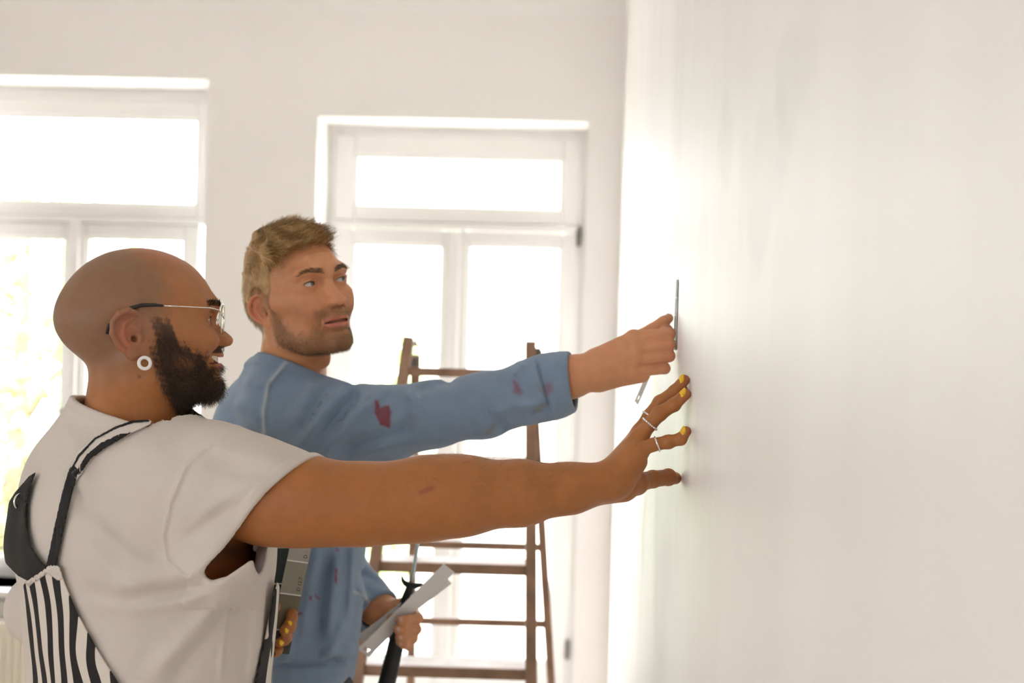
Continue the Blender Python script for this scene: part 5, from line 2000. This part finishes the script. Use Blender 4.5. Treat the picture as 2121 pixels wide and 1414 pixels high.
n_lc = P(790, 1272, 2.70) - P(735, 1225, 2.755)
n_lc = n_lc / np.linalg.norm(n_lc)
p_lc = P(786, 1268, 2.702)
nn_b = RGT * .36 + UPV * .92 + FWD * .20
pn_b = P(600, 760, 2.49)


def finish_sweat(d, p):
    px, py, dep = to_px(p)
    th = .0085
    hn = ((p - pn_b) @ nn_b).astype(np.float32)
    nk = np.sqrt(((p - P(606, 755, 2.49)) ** 2).sum(1)) < .15
    d = d - np.where(nk, .0020 * sstep(-.022, -.018, hn), 0)
    hc = ((p - p_cuff) @ n_cuff).astype(np.float32)
    arm = px > 1000
    hl = ((p - p_lc) @ n_lc).astype(np.float32)
    la_ = (px > 700) & (py > 1120) & (dep > 2.62)
    s = np.abs(d + th / 2) - th / 2
    s = np.where(nk, smax(s, hn, .003), s)
    s = np.where(arm, smax(s, hc, .003), s)
    s = np.where(la_, smax(s, hl, .003), s)
    return np.maximum(s, zB(1408) - p[:, 2])


SB.post.append(finish_sweat)
sv = surface(SB, axis_coords((P(430, 900, 2.6)[0], P(1215, 800, 2.35)[0], .0028)), axis_coords((2.28, 2.94, .003)), axis_coords((zB(1408) - .02, 1.60, .0028)))
px, py, dep = to_px(sv[0])
cB = np.tile(np.array([.205, .285, .405]), (len(px), 1))
# washed-out lighter tone on seams
for pts in ([(592, 750), (556, 795), (545, 850), (547, 915)], [(735, 1225), (752, 1232), (765, 1246), (775, 1256)]):
    r_, _ = poly_dist(px, py, pts)
    cB = lerp_col(cB, (.52, .57, .62), .7 * np.exp(-(r_ / 3.5) ** 2))
RED = (.22, .045, .06)


def stain(poly, col_, soft, amt=.85):
    global cB
    r_ = poly_region(poly)(px, py)
    fr_ = sstep(soft, -soft, r_ + 1.0 * np.sin(px * .35) * np.sin(py * .3)) * (dep < 2.75)
    cB = lerp_col(cB, col_, amt * fr_)


stain([(777, 829), (785, 829), (787, 845), (795, 840), (806, 840), (810, 852), (808, 886), (787, 880), (776, 855)], RED, 3, .9)
stain([(1062, 785), (1072, 790), (1083, 812), (1076, 818), (1064, 812)], RED, 6, .65)
stain([(1128, 795), (1142, 792), (1145, 808), (1133, 820), (1126, 810)], RED, 7, .55)
stain([(1018, 880), (1027, 877), (1022, 895), (1010, 902), (1006, 896)], (.20, .21, .17), 5, .7)
stain([(1108, 845), (1130, 835), (1122, 850), (1105, 858)], (.25, .24, .19), 5, .6)
stain([(1108, 790), (1114, 792), (1124, 815), (1118, 812)], (.20, .22, .2), 4, .6)
for poly in ([(694, 1175), (699, 1180), (698, 1212), (693, 1205)], [(640, 1232), (646, 1234), (646, 1244), (641, 1242)], [(652, 1230), (660, 1236), (662, 1240), (654, 1238)],
             [(616, 1268), (626, 1267), (626, 1274), (617, 1274)], [(697, 1136), (703, 1138), (702, 1142), (697, 1141)]):
    stain(poly, RED, 2.5, .85)
sweat = sdf_object('sweatshirt', sv, M_SWEAT, man_b, cB)

TRB = SDF()
TRB.add(local(loft([.80, .90, 1.0, 1.06], [.125, .13, .122, .118], [.17, .175, .168, .165]), TB_O, TB_R), .0)
legs(TRB, TB_O, TB_R, .09, .088, .058)
bx_ = (TB_O[0], TB_O[1])
sdf_object('trousers', surface(TRB, axis_coords((bx_[0] - .32, bx_[0] + .32, .007)), axis_coords((bx_[1] - .32, bx_[1] + .32, .007)), axis_coords((.0, 1.08, .007))),
           mat('dark_work_trousers', (.05, .05, .055), .85, bump=.0005, bscale=400), man_b)
for s in (-1, 1):
    shoe(man_b, TB_O, TB_R, s, .09, mat('brown_work_shoe', (.16, .09, .05), .6, var=.1, vscale=20), M_SOLE)


# ------------------------------------------------------------------ colour strips and the roller handle
M_CARD = mat('white_card', (.80, .79, .78), .6)
M_INK = mat('printed_ink', (.03, .03, .03), .6)


def strip_frame(a, b, side):
    a, b, side = (np.asarray(q, float) for q in (a, b, side))
    ax = b - a
    L = np.linalg.norm(ax)
    ax /= L
    s = side - ax * (side @ ax)
    s /= np.linalg.norm(s)
    return a, ax, s, np.cross(ax, s), L


def card_strip(name, label, a, b, side, w, patches=(), hole=None, texts=(), bend=0.0, base=None, group='paint colour strips'):
    """thin card from a to b, w wide along `side`; patches: (u0,u1,colour); hole: u position of a punched slot"""
    o, ax, s, n, L = strip_frame(a, b, side)
    t = .0005
    M = (o, ax, s, n)
    mb = MB()

    def bx(u0, u1, v0, v1, n0, n1, m_):
        k = max(1, int((u1 - u0) / .012))
        for i in range(k):
            ua, ub = u0 + (u1 - u0) * i / k, u0 + (u1 - u0) * (i + 1) / k
            off = [bend * math.sin(math.pi * q / L) for q in (ua, ub)]
            vs_ = []
            for uu, of in ((ua, off[0]), (ub, off[1])):
                for vv in (v0, v1):
                    for nn in (n0, n1):
                        vs_.append(o + ax * uu + s * vv + n * (nn + of))
            m_.add(vs_, [(0, 1, 3, 2), (4, 6, 7, 5), (0, 4, 5, 1), (2, 3, 7, 6), (0, 2, 6, 4), (1, 5, 7, 3)])
    if hole is None:
        bx(0, L, -w / 2, w / 2, -t, t, mb)
    else:
        h0, h1, hw = hole, hole + .007, w * .22
        bx(0, h0, -w / 2, w / 2, -t, t, mb)
        bx(h0, h1, -w / 2, -hw, -t, t, mb)
        bx(h0, h1, hw, w / 2, -t, t, mb)
        bx(h1, L, -w / 2, w / 2, -t, t, mb)
    root = mb.build(name, base or M_CARD)
    tag(root, label, 'colour card', group)
    for i, (u0, u1, c) in enumerate(patches):
        pm = MB()
        bx(u0 * L, u1 * L, -w / 2 * .995, w / 2 * .995, -t - .0003, -t, pm)
        bx(u0 * L, u1 * L, -w / 2 * .995, w / 2 * .995, t, t + .0003, pm)
        pm.build('colour_patch', mat('paint_patch', c, .55), root)
    for (u, v, size, body) in texts:
        cu = bpy.data.curves.new('printed_code', 'FONT')
        cu.body = body
        cu.size = size
        cu.extrude = .00008
        tmp = bpy.data.objects.new('tmp', cu)
        col.objects.link(tmp)
        me = bpy.data.meshes.new_from_object(tmp.evaluated_get(bpy.context.evaluated_depsgraph_get()))
        bpy.data.objects.remove(tmp)
        to = link('printed_code', me, M_INK, root)
        nf = n if (n @ -FWD) > 0 else -n
        xv = ax
        yv = np.cross(nf, xv)
        q = o + ax * (u * L) + s * v + nf * (t + .0006) + n * (bend * math.sin(math.pi * u))
        to.matrix_world = Matrix(((xv[0], yv[0], nf[0], q[0]), (xv[1], yv[1], nf[1], q[1]), (xv[2], yv[2], nf[2], q[2]), (0, 0, 0, 1)))
    return root


# in the bald man's left hand
card_strip('colour_strip', 'grey-olive colour strip printed with codes in the bald man\'s left hand', P(577, 1352, 2.292), P(637, 1068, 2.272), RGT + FWD * .25 + UPV * .2, .0345,
           [(.0, .16, (.055, .050, .038)), (.17, .42, (.17, .155, .095)), (.43, .66, (.30, .285, .225)), (.67, .90, (.40, .385, .335)), (.91, 1, (.5, .49, .45))],
           texts=[(.20, .0135, .0085, 'D 12.8'), (.455, .0135, .0085, 'D 12.7'), (.695, .0135, .0085, 'D 12.6')], bend=.004)
card_strip('colour_strip', 'dark green colour strip behind the grey-olive one in the bald man\'s hand', P(566, 1340, 2.306), P(596, 1068, 2.296), RGT + FWD * .6, .034,
           [(0, .48, (.030, .040, .036)), (.49, .755, (.035, .05, .045)), (.762, 1, (.06, .085, .075))])
# on the wall under the fair-haired man's fingers
wy = 2.352
zt, zb = on_wall(580, wy, .0)[2], on_wall(725, wy, .0)[2]
card_strip('colour_strip', 'dark colour strip held flat against the painted wall', (WALL_X - .0022, wy, zb), (WALL_X - .0016, wy, zt), (0, 1, 0), .026,
           [(0, .24, (.03, .04, .035)), (.25, .49, (.05, .065, .06)), (.50, .74, (.08, .10, .09)), (.75, 1, (.12, .14, .13))], bend=.0008)
card_strip('colour_strip', 'pale colour strip with a punched hole hanging below the fist at the wall', P(1318, 834, 2.372), P(1350, 760, 2.380), RGT * .35 + FWD, .030, hole=.006,
           base=mat('grey_card', (.78, .78, .78), .6))
# in the fair-haired man's left hand
card_strip('colour_strip', 'white-backed colour strip with holes held over the black handle', P(752, 1352, 2.650), P(930, 1176, 2.655), RGT * .75 - UPV * .75 + FWD * .85, .034, hole=.006)
card_strip('colour_strip', 'second white strip fanned out behind the one over the black handle', P(752, 1328, 2.668), P(925, 1196, 2.668), RGT * .75 - UPV * .75 + FWD * .5, .034)

# roller handle
M_GRIP = mat('black_rubber_grip', (.012, .012, .013), .55, bump=.0004, bscale=300)
ax0, ax1 = P(851, 1206, 2.668), P(792, 1452, 2.672)
tool = empty('roller_handle', ax1, 'black ribbed tool handle with a thin steel rod in the fair-haired man\'s left hand', 'tool')
dirn = (ax1 - ax0) / np.linalg.norm(ax1 - ax0)
Lh = np.linalg.norm(ax1 - ax0)
prof = [(0, .0065), (.06, .0075), (.12, .0100), (.2, .0125), (.35, .0140), (.5, .0145), (.65, .0150), (.8, .0160), (.93, .0165), (1, .012)]
pts_, rad_ = [], []
for t in np.linspace(0, 1, 60):
    pts_.append(ax0 + dirn * Lh * t)
    r0 = np.interp(t, [q[0] for q in prof], [q[1] for q in prof])
    rad_.append(r0 + (.0011 * max(0, math.sin(t * Lh / .0085 * 2 * math.pi)) if t > .25 else 0))
MB().tube(pts_, rad_, 20).build('grip', M_GRIP, tool, smooth=True)
gs = np.cross(dirn, FWD)
gs = gs if gs @ RGT > 0 else -gs
gp = [ax0 + gs * x - dirn * z for x, z in ((-.0195, .0080), (-.0150, .0000), (-.0080, -.0045), (0, -.0060), (.0090, -.0045), (.0180, .0000), (.0240, .0020))]
MB().tube(catmull(gp, 4), [.0012 + .0050 * math.sin(math.pi * i / 24) for i in range(25)], 12).build('guard', M_GRIP, tool, smooth=True)
MB().tube([ax0 + dirn * .01, ax0 - dirn * .02, P(868, 1110, 2.662), P(880, 1030, 2.66)], .0034, 12).build('rod', mat('zinc_rod', (.55, .66, .68), .3, .7), tool, smooth=True)
